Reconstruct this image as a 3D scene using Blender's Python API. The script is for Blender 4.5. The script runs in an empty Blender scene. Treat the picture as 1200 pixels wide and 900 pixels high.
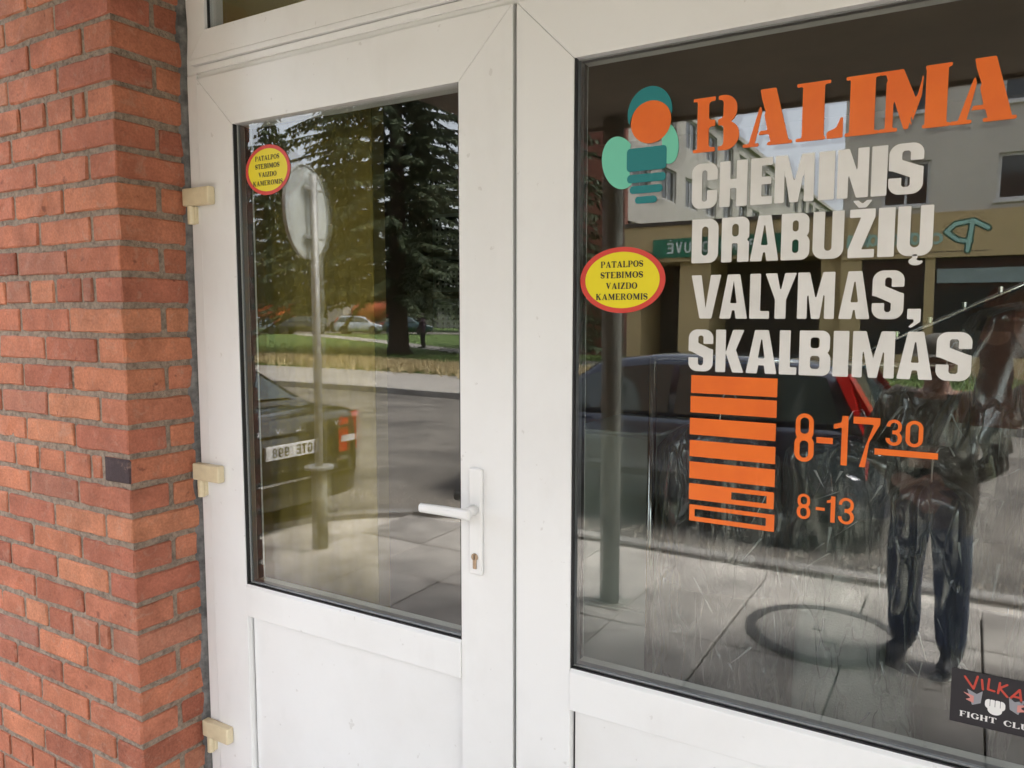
import bpy, bmesh, math, random
import numpy as np
from mathutils import Vector, Matrix, noise
R = math.radians
sc = bpy.context.scene
col = sc.collection
random.seed(7)

# ------------------------------------------------------------------ camera, sky, sun, exposure
cam_d = bpy.data.cameras.new('camera'); cam = bpy.data.objects.new('camera', cam_d); col.objects.link(cam)
cam_d.sensor_width = 36; cam_d.lens = 27.03; cam_d.clip_start = 0.02; cam_d.clip_end = 2000
cam.location = (0, 0, 1.72); cam.rotation_euler = (R(90 - 5.2), 0, R(30.7))
sc.camera = cam
SUN_DIR = Vector((0.46, -0.12, 0.88)).normalized()
w = bpy.data.worlds.new('World'); sc.world = w; w.use_nodes = True
nt = w.node_tree; nt.nodes.clear()
sky = nt.nodes.new('ShaderNodeTexSky'); sky.sky_type = 'NISHITA'; sky.sun_disc = False
sky.sun_elevation = math.asin(SUN_DIR.z); sky.sun_rotation = math.atan2(SUN_DIR.x, SUN_DIR.y)
sky.dust_density = 4.0; sky.air_density = 1.0; sky.ozone_density = 1.0
hs = nt.nodes.new('ShaderNodeHueSaturation'); hs.inputs['Saturation'].default_value = 0.33
bg = nt.nodes.new('ShaderNodeBackground'); bg.inputs['Strength'].default_value = 0.15
out = nt.nodes.new('ShaderNodeOutputWorld')
nt.links.new(sky.outputs[0], hs.inputs['Color']); nt.links.new(hs.outputs[0], bg.inputs[0]); nt.links.new(bg.outputs[0], out.inputs[0])
sun_d = bpy.data.lights.new('sun', 'SUN'); sun_d.energy = 1.2; sun_d.angle = R(22); sun_d.color = (1.0, 0.95, 0.87)
sun = bpy.data.objects.new('sun', sun_d); col.objects.link(sun); sun.location = (0, -10, 20)
sun.rotation_euler = SUN_DIR.to_track_quat('Z', 'Y').to_euler()
vs = sc.view_settings; vs.view_transform = 'Standard'; vs.look = 'None'; vs.gamma = 1; vs.use_curve_mapping = False
vs.exposure = 2.9
sc.cycles.transparent_max_bounces = 32; sc.cycles.max_bounces = 7; sc.cycles.diffuse_bounces = 3; sc.cycles.glossy_bounces = 4; sc.cycles.caustics_reflective = False
sc.cycles.use_denoising = True; sc.cycles.sample_clamp_indirect = 6

# ------------------------------------------------------------------ helpers: materials
def mat(name, c1, c2=None, scale=8.0, rough=0.6, bump=0.0, bscale=None, metal=0.0, spec=0.5, coat=0.0, detail=5.0, rand=0.0, contrast=(0.35, 0.65), world=False, rough2=None, trans=0.0, emit=None):
    m = bpy.data.materials.new(name); m.use_nodes = True
    t = m.node_tree; b = t.nodes['Principled BSDF']; L = t.links.new
    b.inputs['Roughness'].default_value = rough; b.inputs['Metallic'].default_value = metal
    b.inputs['Specular IOR Level'].default_value = spec; b.inputs['Coat Weight'].default_value = coat
    b.inputs['Base Color'].default_value = (*c1, 1)
    if world: src = t.nodes.new('ShaderNodeNewGeometry').outputs['Position']
    else: src = t.nodes.new('ShaderNodeTexCoord').outputs['Object']
    oi = t.nodes.new('ShaderNodeObjectInfo')
    off = t.nodes.new('ShaderNodeVectorMath'); off.operation = 'ADD'
    if world: L(src, off.inputs[0])
    else:
        sv = t.nodes.new('ShaderNodeMath'); sv.operation = 'MULTIPLY'; sv.inputs[1].default_value = 57.0
        L(oi.outputs['Random'], sv.inputs[0]); L(src, off.inputs[0]); L(sv.outputs[0], off.inputs[1])
    if c2 is not None:
        n = t.nodes.new('ShaderNodeTexNoise'); n.inputs['Scale'].default_value = scale; n.inputs['Detail'].default_value = detail
        n.inputs['Roughness'].default_value = 0.62
        L(off.outputs[0], n.inputs['Vector'])
        r = t.nodes.new('ShaderNodeMapRange'); r.inputs[1].default_value, r.inputs[2].default_value = contrast
        L(n.outputs['Fac'], r.inputs[0])
        mx = t.nodes.new('ShaderNodeMix'); mx.data_type = 'RGBA'
        mx.inputs[6].default_value = (*c1, 1); mx.inputs[7].default_value = (*c2, 1)
        L(r.outputs[0], mx.inputs[0]); last = mx.outputs[2]
        if rand:
            hv = t.nodes.new('ShaderNodeHueSaturation')
            mr = t.nodes.new('ShaderNodeMapRange'); mr.inputs[3].default_value = 1 - rand; mr.inputs[4].default_value = 1 + rand
            L(oi.outputs['Random'], mr.inputs[0]); L(mr.outputs[0], hv.inputs['Value']); L(last, hv.inputs['Color']); last = hv.outputs[0]
        L(last, b.inputs['Base Color'])
        if rough2 is not None:
            rr = t.nodes.new('ShaderNodeMapRange'); rr.inputs[3].default_value = rough; rr.inputs[4].default_value = rough2
            L(r.outputs[0], rr.inputs[0]); L(rr.outputs[0], b.inputs['Roughness'])
    if bump:
        n2 = t.nodes.new('ShaderNodeTexNoise'); n2.inputs['Scale'].default_value = bscale or scale * 4; n2.inputs['Detail'].default_value = 6
        L(off.outputs[0], n2.inputs['Vector'])
        bp = t.nodes.new('ShaderNodeBump'); bp.inputs['Strength'].default_value = 1.0; bp.inputs['Distance'].default_value = bump
        L(n2.outputs['Fac'], bp.inputs['Height']); L(bp.outputs[0], b.inputs['Normal'])
    if emit:
        b.inputs['Emission Color'].default_value = (*emit, 1); b.inputs['Emission Strength'].default_value = 1
    return m

def brick_mat(name, dark=False):
    m = bpy.data.materials.new(name); m.use_nodes = True
    t = m.node_tree; b = t.nodes['Principled BSDF']; L = t.links.new; N = t.nodes.new
    b.inputs['Roughness'].default_value = 0.85; b.inputs['Specular IOR Level'].default_value = 0.25
    tc = N('ShaderNodeTexCoord'); oi = N('ShaderNodeObjectInfo')
    sv = N('ShaderNodeMath'); sv.operation = 'MULTIPLY'; sv.inputs[1].default_value = 91.0; L(oi.outputs['Random'], sv.inputs[0])
    ad = N('ShaderNodeVectorMath'); ad.operation = 'ADD'; L(tc.outputs['Object'], ad.inputs[0]); L(sv.outputs[0], ad.inputs[1])
    cr = N('ShaderNodeValToRGB'); cr.color_ramp.interpolation = 'LINEAR'
    stops = [(0, (0.23, 0.066, 0.036)), (0.12, (0.335, 0.105, 0.053)), (0.3, (0.385, 0.132, 0.062)), (0.45, (0.30, 0.09, 0.05)), (0.6, (0.41, 0.152, 0.072)), (0.75, (0.335, 0.106, 0.056)), (0.9, (0.38, 0.145, 0.07)), (1.0, (0.22, 0.075, 0.056))]
    if dark: stops = [(0, (0.045, 0.03, 0.032)), (1, (0.06, 0.035, 0.035))]
    e = cr.color_ramp.elements
    e[0].position = stops[0][0]; e[0].color = (*stops[0][1], 1); e[1].position = stops[-1][0]; e[1].color = (*stops[-1][1], 1)
    for p, c in stops[1:-1]: k = e.new(p); k.color = (*c, 1)
    L(oi.outputs['Random'], cr.inputs[0])
    n1 = N('ShaderNodeTexNoise'); n1.inputs['Scale'].default_value = 9; n1.inputs['Detail'].default_value = 6; n1.inputs['Roughness'].default_value = 0.65; L(ad.outputs[0], n1.inputs['Vector'])
    m1 = N('ShaderNodeMapRange'); m1.inputs[1].default_value = 0.3; m1.inputs[2].default_value = 0.72; m1.inputs[3].default_value = 0.72; m1.inputs[4].default_value = 1.28; L(n1.outputs['Fac'], m1.inputs[0])
    nf = N('ShaderNodeTexNoise'); nf.inputs['Scale'].default_value = 150; nf.inputs['Detail'].default_value = 4; L(ad.outputs[0], nf.inputs['Vector'])
    mf = N('ShaderNodeMapRange'); mf.inputs[1].default_value = 0.3; mf.inputs[2].default_value = 0.7; mf.inputs[3].default_value = 0.95; mf.inputs[4].default_value = 1.33; L(nf.outputs['Fac'], mf.inputs[0])
    mm = N('ShaderNodeMath'); mm.operation = 'MULTIPLY'; L(m1.outputs[0], mm.inputs[0]); L(mf.outputs[0], mm.inputs[1])
    hv = N('ShaderNodeHueSaturation'); hv.inputs['Saturation'].default_value = 0.95; L(cr.outputs[0], hv.inputs['Color']); L(mm.outputs[0], hv.inputs['Value'])
    # pale lime smears and dark soot specks
    n2 = N('ShaderNodeTexNoise'); n2.inputs['Scale'].default_value = 22; n2.inputs['Detail'].default_value = 8; n2.inputs['Roughness'].default_value = 0.75; n2.inputs['Distortion'].default_value = 1.2; L(ad.outputs[0], n2.inputs['Vector'])
    m2 = N('ShaderNodeMapRange'); m2.inputs[1].default_value = 0.54; m2.inputs[2].default_value = 0.74; m2.inputs[4].default_value = 0.6; L(n2.outputs['Fac'], m2.inputs[0])
    x1 = N('ShaderNodeMix'); x1.data_type = 'RGBA'; L(m2.outputs[0], x1.inputs[0]); L(hv.outputs[0], x1.inputs[6]); x1.inputs[7].default_value = (0.42, 0.27, 0.2, 1)
    n3 = N('ShaderNodeTexNoise'); n3.inputs['Scale'].default_value = 34; n3.inputs['Detail'].default_value = 5; L(ad.outputs[0], n3.inputs['Vector'])
    m3 = N('ShaderNodeMapRange'); m3.inputs[1].default_value = 0.66; m3.inputs[2].default_value = 0.74; m3.inputs[4].default_value = 0.6; L(n3.outputs['Fac'], m3.inputs[0])
    x2 = N('ShaderNodeMix'); x2.data_type = 'RGBA'; L(m3.outputs[0], x2.inputs[0]); L(x1.outputs[2], x2.inputs[6]); x2.inputs[7].default_value = (0.12, 0.04, 0.028, 1)
    L(x2.outputs[2], b.inputs['Base Color'])
    n4 = N('ShaderNodeTexNoise'); n4.inputs['Scale'].default_value = 75; n4.inputs['Detail'].default_value = 8; n4.inputs['Roughness'].default_value = 0.7; L(ad.outputs[0], n4.inputs['Vector'])
    bp = N('ShaderNodeBump'); bp.inputs['Distance'].default_value = 0.005; bp.inputs['Strength'].default_value = 0.9; L(n4.outputs['Fac'], bp.inputs['Height']); L(bp.outputs[0], b.inputs['Normal'])
    return m

def glass_mat(name, f0, tint=(1, 1, 1), wav=0.0):
    # window glass: a clear pass-through and a mirror reflection weighted by the viewing angle
    m = bpy.data.materials.new(name); m.use_nodes = True; t = m.node_tree; t.nodes.clear(); L = t.links.new; N = t.nodes.new
    o = N('ShaderNodeOutputMaterial'); tr = N('ShaderNodeBsdfTransparent'); tr.inputs[0].default_value = (*tint, 1)
    if f0 <= 0: L(tr.outputs[0], o.inputs[0]); return m
    gl = N('ShaderNodeBsdfGlossy'); gl.inputs['Roughness'].default_value = 0.0
    lw = N('ShaderNodeLayerWeight'); lw.inputs[0].default_value = 0.5
    pw = N('ShaderNodeMath'); pw.operation = 'POWER'; pw.inputs[1].default_value = 5.0; L(lw.outputs['Facing'], pw.inputs[0])
    mr = N('ShaderNodeMapRange'); mr.inputs[3].default_value = f0; mr.inputs[4].default_value = 1.0; L(pw.outputs[0], mr.inputs[0])
    if wav:
        tc = N('ShaderNodeTexCoord'); nz = N('ShaderNodeTexNoise'); nz.inputs['Scale'].default_value = 2.2; nz.inputs['Detail'].default_value = 0.0
        L(tc.outputs['Object'], nz.inputs['Vector']); bp = N('ShaderNodeBump'); bp.inputs['Distance'].default_value = wav; L(nz.outputs['Fac'], bp.inputs['Height']); L(bp.outputs[0], gl.inputs['Normal'])
    mx = N('ShaderNodeMixShader'); L(mr.outputs[0], mx.inputs[0]); L(tr.outputs[0], mx.inputs[1]); L(gl.outputs[0], mx.inputs[2]); L(mx.outputs[0], o.inputs[0])
    return m

def film_mat(name):
    m = bpy.data.materials.new(name); m.use_nodes = True; t = m.node_tree; t.nodes.clear(); L = t.links.new; N = t.nodes.new
    o = N('ShaderNodeOutputMaterial'); tr = N('ShaderNodeBsdfTransparent'); tr.inputs[0].default_value = (0.93, 0.95, 0.95, 1)
    gl = N('ShaderNodeBsdfGlossy'); gl.inputs['Roughness'].default_value = 0.14
    df = N('ShaderNodeBsdfDiffuse'); df.inputs[0].default_value = (0.75, 0.78, 0.78, 1)
    tc = N('ShaderNodeTexCoord'); mp = N('ShaderNodeMapping'); mp.inputs['Scale'].default_value = (13, 13, 4.0); mp.inputs['Rotation'].default_value = (.5, .5, .3); L(tc.outputs['Object'], mp.inputs[0])
    nd = N('ShaderNodeTexNoise'); nd.inputs['Scale'].default_value = 1.6; L(mp.outputs[0], nd.inputs['Vector'])
    va = N('ShaderNodeVectorMath'); va.operation = 'ADD'; L(mp.outputs[0], va.inputs[0]); L(nd.outputs['Color'], va.inputs[1])
    nz = N('ShaderNodeTexVoronoi'); nz.feature = 'DISTANCE_TO_EDGE'; nz.inputs['Scale'].default_value = 1.0; L(va.outputs[0], nz.inputs['Vector'])
    cr_ = N('ShaderNodeMapRange'); cr_.interpolation_type = 'SMOOTHSTEP'; cr_.inputs[2].default_value = 0.07; L(nz.outputs['Distance'], cr_.inputs[0])
    bp = N('ShaderNodeBump'); bp.inputs['Distance'].default_value = 0.005; bp.inputs['Strength'].default_value = 1.0; L(cr_.outputs[0], bp.inputs['Height']); L(bp.outputs[0], gl.inputs['Normal'])
    a = N('ShaderNodeMixShader'); a.inputs[0].default_value = 0.15; L(gl.outputs[0], a.inputs[1]); L(df.outputs[0], a.inputs[2])
    lw = N('ShaderNodeLayerWeight'); lw.inputs[0].default_value = 0.3; L(bp.outputs[0], lw.inputs['Normal'])
    mr = N('ShaderNodeMapRange'); mr.inputs[3].default_value = 0.07; mr.inputs[4].default_value = 1.0; L(lw.outputs['Facing'], mr.inputs[0])
    x = N('ShaderNodeMixShader'); L(mr.outputs[0], x.inputs[0]); L(tr.outputs[0], x.inputs[1]); L(a.outputs[0], x.inputs[2]); L(x.outputs[0], o.inputs[0])
    return m

# ------------------------------------------------------------------ helpers: geometry
def wloc(o):
    v = Vector((0, 0, 0))
    while o is not None: v = v + o.location; o = o.parent
    return v
def tag(o, label=None, cat=None, group=None, kind=None):
    if label: o['label'] = label
    if cat: o['category'] = cat
    if group: o['group'] = group
    if kind: o['kind'] = kind
    return o
def empty(name, loc, label=None, cat=None, group=None):
    o = bpy.data.objects.new(name, None); col.objects.link(o); o.location = loc; o.empty_display_size = 0.1
    return tag(o, label, cat, group)
def link_mesh(name, me, parent=None, loc=None):
    o = bpy.data.objects.new(name, me); col.objects.link(o)
    if parent is not None: o.parent = parent
    if loc is not None: o.location = loc
    return o
class MB:
    def __init__(s): s.v = []; s.f = []; s.m = []
    def add(s, vs_, fs, m=0):
        k = len(s.v); s.v += [tuple(p) for p in vs_]; s.f += [tuple(i + k for i in f) for f in fs]; s.m += [m] * len(fs); return s
    def box(s, x0, y0, z0, x1, y1, z1, m=0):
        x0, x1 = sorted((x0, x1)); y0, y1 = sorted((y0, y1)); z0, z1 = sorted((z0, z1))
        return s.add([(x0, y0, z0), (x1, y0, z0), (x1, y1, z0), (x0, y1, z0), (x0, y0, z1), (x1, y0, z1), (x1, y1, z1), (x0, y1, z1)],
              [(0, 3, 2, 1), (4, 5, 6, 7), (0, 1, 5, 4), (1, 2, 6, 5), (2, 3, 7, 6), (3, 0, 4, 7)], m)
    def prism_y(s, pts, y0, y1, m=0):       # pts (x,z) counter-clockwise seen from -Y
        n = len(pts)
        return s.add([(x, y0, z) for x, z in pts] + [(x, y1, z) for x, z in pts],
              [tuple(range(n)), tuple(range(2 * n - 1, n - 1, -1))] + [(i, i + n, (i + 1) % n + n, (i + 1) % n) for i in range(n)], m)
    def prism_z(s, pts, z0, z1, m=0):       # pts (x,y) counter-clockwise from above
        n = len(pts)
        return s.add([(x, y, z0) for x, y in pts] + [(x, y, z1) for x, y in pts],
              [tuple(range(n - 1, -1, -1)), tuple(range(n, 2 * n))] + [(i, (i + 1) % n, (i + 1) % n + n, i + n) for i in range(n)], m)
    def rings(s, rs, m=0, cap=True, closed=True):
        n = len(rs[0]); vs_ = [p for r in rs for p in r]; fs = []
        for i in range(len(rs) - 1):
            for j in range(n if closed else n - 1):
                a = i * n + j; b = i * n + (j + 1) % n; fs.append((a, b, b + n, a + n))
        if cap: fs.append(tuple(range(n - 1, -1, -1))); fs.append(tuple(range((len(rs) - 1) * n, len(rs) * n)))
        return s.add(vs_, fs, m)
    def tube(s, pts, rad, n=8, m=0, cap=True):
        pts = [Vector(p) for p in pts]
        if not hasattr(rad, '__len__'): rad = [rad] * len(pts)
        rs = []; ref = None
        for i, p in enumerate(pts):
            d = (pts[min(i + 1, len(pts) - 1)] - pts[max(i - 1, 0)]).normalized()
            if ref is None: ref = Vector((1, 0, 0)) if abs(d.x) < 0.8 else Vector((0, 1, 0))
            a = d.cross(ref).normalized(); b = d.cross(a).normalized(); ref = -b.cross(d) if False else ref
            rs.append([p + (a * math.cos(2 * math.pi * k / n) + b * math.sin(2 * math.pi * k / n)) * rad[i] for k in range(n)])
        return s.rings(rs, m, cap)
    def disc(s, c, axis, r, th, n=24, m=0):
        c = Vector(c); a = Vector(axis).normalized(); return s.tube([c - a * th / 2, c + a * th / 2], r, n, m)
    def build(s, name, mats, parent=None, origin=None, smooth=False, bevel=0, seg=1, angle=30):
        off = wloc(parent) if parent is not None else Vector(origin or (0, 0, 0))
        me = bpy.data.meshes.new(name)
        me.from_pydata([tuple(Vector(p) - off) for p in s.v], [], s.f)
        if not isinstance(mats, (list, tuple)): mats = [mats]
        for q in mats: me.materials.append(q)
        if len(mats) > 1: me.polygons.foreach_set('material_index', s.m)
        bm = bmesh.new(); bm.from_mesh(me)
        bmesh.ops.recalc_face_normals(bm, faces=bm.faces)
        if bevel:
            es = [e for e in bm.edges if len(e.link_faces) == 2 and e.calc_face_angle(0) > R(angle)]
            bmesh.ops.bevel(bm, geom=es, offset=bevel, segments=seg, affect='EDGES', profile=0.5, clamp_overlap=True)
        bm.to_mesh(me); bm.free()
        if smooth: me.polygons.foreach_set('use_smooth', [True] * len(me.polygons))
        o = link_mesh(name, me, parent, None if parent is not None else off)
        return o

# ------------------------------------------------------------------ helpers: lettering from signed distance shapes
def sd_poly(X, Y, pts):
    d = np.full(X.shape, 1e9); s = np.ones(X.shape); n = len(pts)
    for i in range(n):
        ax, ay = pts[i]; bx, by = pts[i - 1]
        ex, ey = bx - ax, by - ay; wx, wy = X - ax, Y - ay
        q = np.clip((wx * ex + wy * ey) / (ex * ex + ey * ey + 1e-12), 0, 1)
        d = np.minimum(d, (wx - ex * q) ** 2 + (wy - ey * q) ** 2)
        c1 = Y >= ay; c2 = Y < by; c3 = ex * wy > ey * wx
        s = np.where((c1 & c2 & c3) | (~c1 & ~c2 & ~c3), -s, s)
    return s * np.sqrt(d)
def sdf_ops(X, Y, ops):
    D = np.full(X.shape, 1e3)
    for op in ops:
        sg, k, a = op[0][0], op[0][1], op[1:]
        if k == 'b':
            r = a[4] if len(a) > 4 else 0.0
            cx, cy, hx, hy = (a[0] + a[2]) / 2, (a[1] + a[3]) / 2, (a[2] - a[0]) / 2, (a[3] - a[1]) / 2
            r = min(r, hx, hy); qx, qy = np.abs(X - cx) - hx + r, np.abs(Y - cy) - hy + r
            d = np.hypot(np.maximum(qx, 0), np.maximum(qy, 0)) + np.minimum(np.maximum(qx, qy), 0) - r
        elif k == 'p': d = sd_poly(X, Y, a[0])
        elif k == 's':
            ax, ay, bx, by, wd = a; ex, ey = bx - ax, by - ay
            q = np.clip(((X - ax) * ex + (Y - ay) * ey) / (ex * ex + ey * ey + 1e-12), 0, 1)
            d = np.hypot(X - ax - ex * q, Y - ay - ey * q) - wd / 2
        elif k == 'e':
            an = a[4] if len(a) > 4 else 0.0; c, s_ = math.cos(an), math.sin(an)
            u, v = (X - a[0]) * c + (Y - a[1]) * s_, -(X - a[0]) * s_ + (Y - a[1]) * c
            d = (np.hypot(u / a[2], v / a[3]) - 1) * min(a[2], a[3])
        D = np.minimum(D, d) if sg == '+' else np.maximum(D, -d)
    return D
def sdf_faces(ops, x0, x1, y0, y1, h):
    nx, ny = max(2, int((x1 - x0) / h) + 1), max(2, int((y1 - y0) / h) + 1)
    xs, ys = np.linspace(x0, x1, nx + 1), np.linspace(y0, y1, ny + 1)
    X, Y = np.meshgrid(xs, ys, indexing='ij'); D = sdf_ops(X, Y, ops)
    inn = D < 0; V, F, idx = [], [], {}
    def vid(key, p):
        if key not in idx: idx[key] = len(V); V.append(p)
        return idx[key]
    for i in range(nx):
        for j in range(ny):
            c = ((i, j), (i + 1, j), (i + 1, j + 1), (i, j + 1)); fl = [inn[q] for q in c]
            if not any(fl): continue
            poly = []
            for k in range(4):
                a, b = c[k], c[(k + 1) % 4]
                if fl[k]: poly.append(vid(a, (X[a], Y[a])))
                if fl[k] != fl[(k + 1) % 4]:
                    t = D[a] / (D[a] - D[b]); key = (min(a, b), max(a, b))
                    poly.append(vid(key, (X[a] + (X[b] - X[a]) * t, Y[a] + (Y[b] - Y[a]) * t)))
            if len(poly) > 2: F.append(tuple(poly))
    return V, F
_gc = {}
def shape_obj(name, ops, bbox, h, place, material, parent=None, origin=None, label=None, scale=(1, 1)):
    """flat cut-out: ops in local units, place(u,v) -> world point"""
    key = (repr(ops), bbox, h)
    if key not in _gc: _gc[key] = sdf_faces(ops, *bbox, h)
    V, F = _gc[key]
    off = wloc(parent) if parent is not None else Vector(origin or (0, 0, 0))
    me = bpy.data.meshes.new(name); me.from_pydata([tuple(Vector(place(u * scale[0], v * scale[1])) - off) for u, v in V], [], F); me.materials.append(material)
    o = link_mesh(name, me, parent, None if parent is not None else off)
    if label: o['label'] = label
    return o

def G_impact(ch, w, t=0.2):
    a = 0.17
    if ch == 'C': return [('+b', 0, 0, w, 1, .2), ('-b', t, a - .02, w - t, 1.02 - a, .08), ('-b', w - t - .02, .4, w + .1, .62)]
    if ch == 'H': return [('+b', 0, 0, t, 1), ('+b', w - t, 0, w, 1), ('+b', 0, .4, w, .6)]
    if ch == 'E': return [('+b', 0, 0, t, 1), ('+b', 0, 0, w, a), ('+b', 0, 1 - a, w, 1), ('+b', 0, .43, w * .95, .59)]
    if ch == 'M': return [('+p', [(0, 0), (t * .85, 0), (t * .85, .68), (w / 2 - .085, 0), (w / 2 + .085, 0), (w - t * .85, .68), (w - t * .85, 0), (w, 0), (w, 1), (w * .68, 1), (w / 2, .42), (w * .32, 1), (0, 1)])]
    if ch == 'I': return [('+b', 0, 0, w, 1)]
    if ch == 'N': return [('+p', [(0, 0), (t * .9, 0), (t * .9, .5), (w - t * .95, 0), (w, 0), (w, 1), (w - t * .9, 1), (w - t * .9, .52), (t * .95, 1), (0, 1)])]
    if ch == 'S': return [('+b', 0, 0, w, 1, .21), ('-p', [(w - t, .66), (w - t, .82), (w - t - .03, .855), (t + .03, .855), (t, .82), (t, .68), (w - t * .3, .545), (w + .1, .5), (w + .1, .66)]), ('-p', [(t, .33), (t, .18), (t + .03, .145), (w - t - .03, .145), (w - t, .18), (w - t, .33), (t * .3, .47), (-.1, .5), (-.1, .33)])]
    if ch == 'D': return [('+b', 0, 0, w, 1, .22), ('+b', 0, 0, w * .5, 1), ('-b', t, a, w - t, 1 - a, .09)]
    if ch == 'R': return [('+b', 0, .4, w, 1, .17), ('+b', 0, .4, w * .5, 1), ('+b', w - t - .02, .0, w, .49, .0), ('+b', 0, .42, w - .08, .5), ('-b', t, .57, w - t, .85, .07), ('-e', w + .03, .49, .07, .05), ('-b', t, -.1, w - t - .02, .42, .02), ('+b', 0, 0, t, 1)]
    if ch == 'A': return [('+p', [(0, 0), (w * .28, 1), (w * .72, 1), (w, 0)]), ('-p', [(w / 2, .86), (w / 2 + .075, .35), (w / 2 - .075, .35)]), ('-p', [(t * 1.05, -.05), (t * 1.05 + .04, .19), (w - t * 1.05 - .04, .19), (w - t * 1.05, -.05)])]
    if ch == 'B': return [('+b', 0, .46, w * .97, 1, .17), ('+b', 0, 0, w, .55, .18), ('+b', 0, 0, w * .5, 1), ('-b', t, .61, w - t, .85, .06), ('-b', t, .15, w - t + .01, .44, .06), ('-e', w + .05, .53, .09, .045)]
    if ch == 'U': return [('+b', 0, 0, w, 1.3, .22), ('-b', t, a, w - t, 1.5, .09), ('-b', -.1, 1, w + .1, 1.6)]
    if ch == 'Z': return [('+p', [(0, 0), (w, 0), (w, a), (t * 1.1, a), (w, 1 - a), (w, 1), (0.02, 1), (0.02, 1 - a), (w - t * 1.15, 1 - a), (0, a)])]
    if ch == 'V': return [('+p', [(w * .3, 0), (w * .7, 0), (w, 1), (w - t, 1), (w / 2, .25), (t, 1), (0, 1)])]
    if ch == 'L': return [('+b', 0, 0, t, 1), ('+b', 0, 0, w, a)]
    if ch == 'Y': return [('+p', [(w / 2 - t / 2, 0), (w / 2 + t / 2, 0), (w / 2 + t / 2, .42), (w, 1), (w - t * 1.05, 1), (w / 2, .6), (t * 1.05, 1), (0, 1), (w / 2 - t / 2, .42)])]
    if ch == 'K': return [('+b', 0, 0, t, 1), ('+p', [(t - .01, .42), (w - t * 1.1, 1), (w, 1), (w * .72, .53), (w, 0), (w - t * 1.1, 0), (t - .01, .5)])]
    if ch == ',': return [('+b', 0, 0, w, .21), ('+p', [(w * .45, .05), (w, .05), (w, -.05), (w * .35, -.17), (w * .05, -.17), (w * .5, -.06)])]
    if ch == 'caron': return [('+p', [(w * .12, 1.18), (w * .34, 1.18), (w / 2, 1.11), (w * .66, 1.18), (w * .88, 1.18), (w * .64, 1.03), (w * .36, 1.03)])]
    if ch == 'ogonek': return [('+e', w * .55, -.11, w * .2, .08), ('-e', w * .67, -.04, w * .12, .06), ('+b', w * .45, -.06, w * .6, .03)]
def G_stencil(ch, w, t=.3):
    s = .06; g = .035
    if ch == 'B': return [('+b', 0, 0, .42, s), ('+b', 0, 1 - s, .42, 1), ('+b', .08, 0, .42, 1), ('+b', .2, .47, w * .95, 1, .25), ('+b', .2, 0, w, .53, .26), ('-b', .3, .58, w - .3, .92, .06), ('-b', .3, .08, w - .29, .46, .06), ('-b', .42, -.1, .42 + g * 1.6, 1.1)]
    if ch == 'A': return [('+p', [(w * .34, 1), (w * .66, 1), (w * .93, s), (w, s), (w, 0), (w * .5, 0), (w * .5, s), (w * .57, s), (w * .53, .2), (w * .3, .2), (w * .32, .27), (w * .5, .27), (w * .43, .56)]), ('+p', [(0, 0), (w * .33, 0), (w * .33, s), (w * .25, s), (w * .40, .62), (w * .37, .8), (w * .12, s), (0, s)]), ('-p', [(w * .33, 1.05), (w * .335, .95), (w * .455, .6), (w * .32, .2), (w * .27, .1), (w * .385, .62), (w * .3, .9)])]
    if ch == 'L': return [('+b', 0, 0, w * .63, s), ('+b', .0, 1 - s, w * .72, 1), ('+b', .1, 0, w * .6, 1), ('+p', [(w * .66, 0), (w, 0), (w, .34), (w * .95, .34), (w * .86, .18), (w * .66, s + .05)])]
    if ch == 'I': return [('+b', 0, 0, w, s), ('+b', 0, 1 - s, w, 1), ('+b', w * .13, 0, w * .87, 1)]
    if ch == 'M': return [('+b', 0, 0, w * .27, s), ('+p', [(w * .09, 0), (w * .2, 0), (w * .2, .7), (w * .09, .85)]), ('+b', 0, .94, w * .25, 1), ('+p', [(w * .06, 1), (w * .33, 1), (w * .52, .5), (w * .6, .8), (w * .42, .02), (w * .36, .02)]), ('+p', [(w * .5, .35), (w * .62, .95), (w * .60, .55), (w * .45, .02)]), ('+b', w * .65, 0, w * .95, 1), ('+b', w * .62, 0, w, s), ('+b', w * .64, 1 - s, w, 1)]
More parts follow.
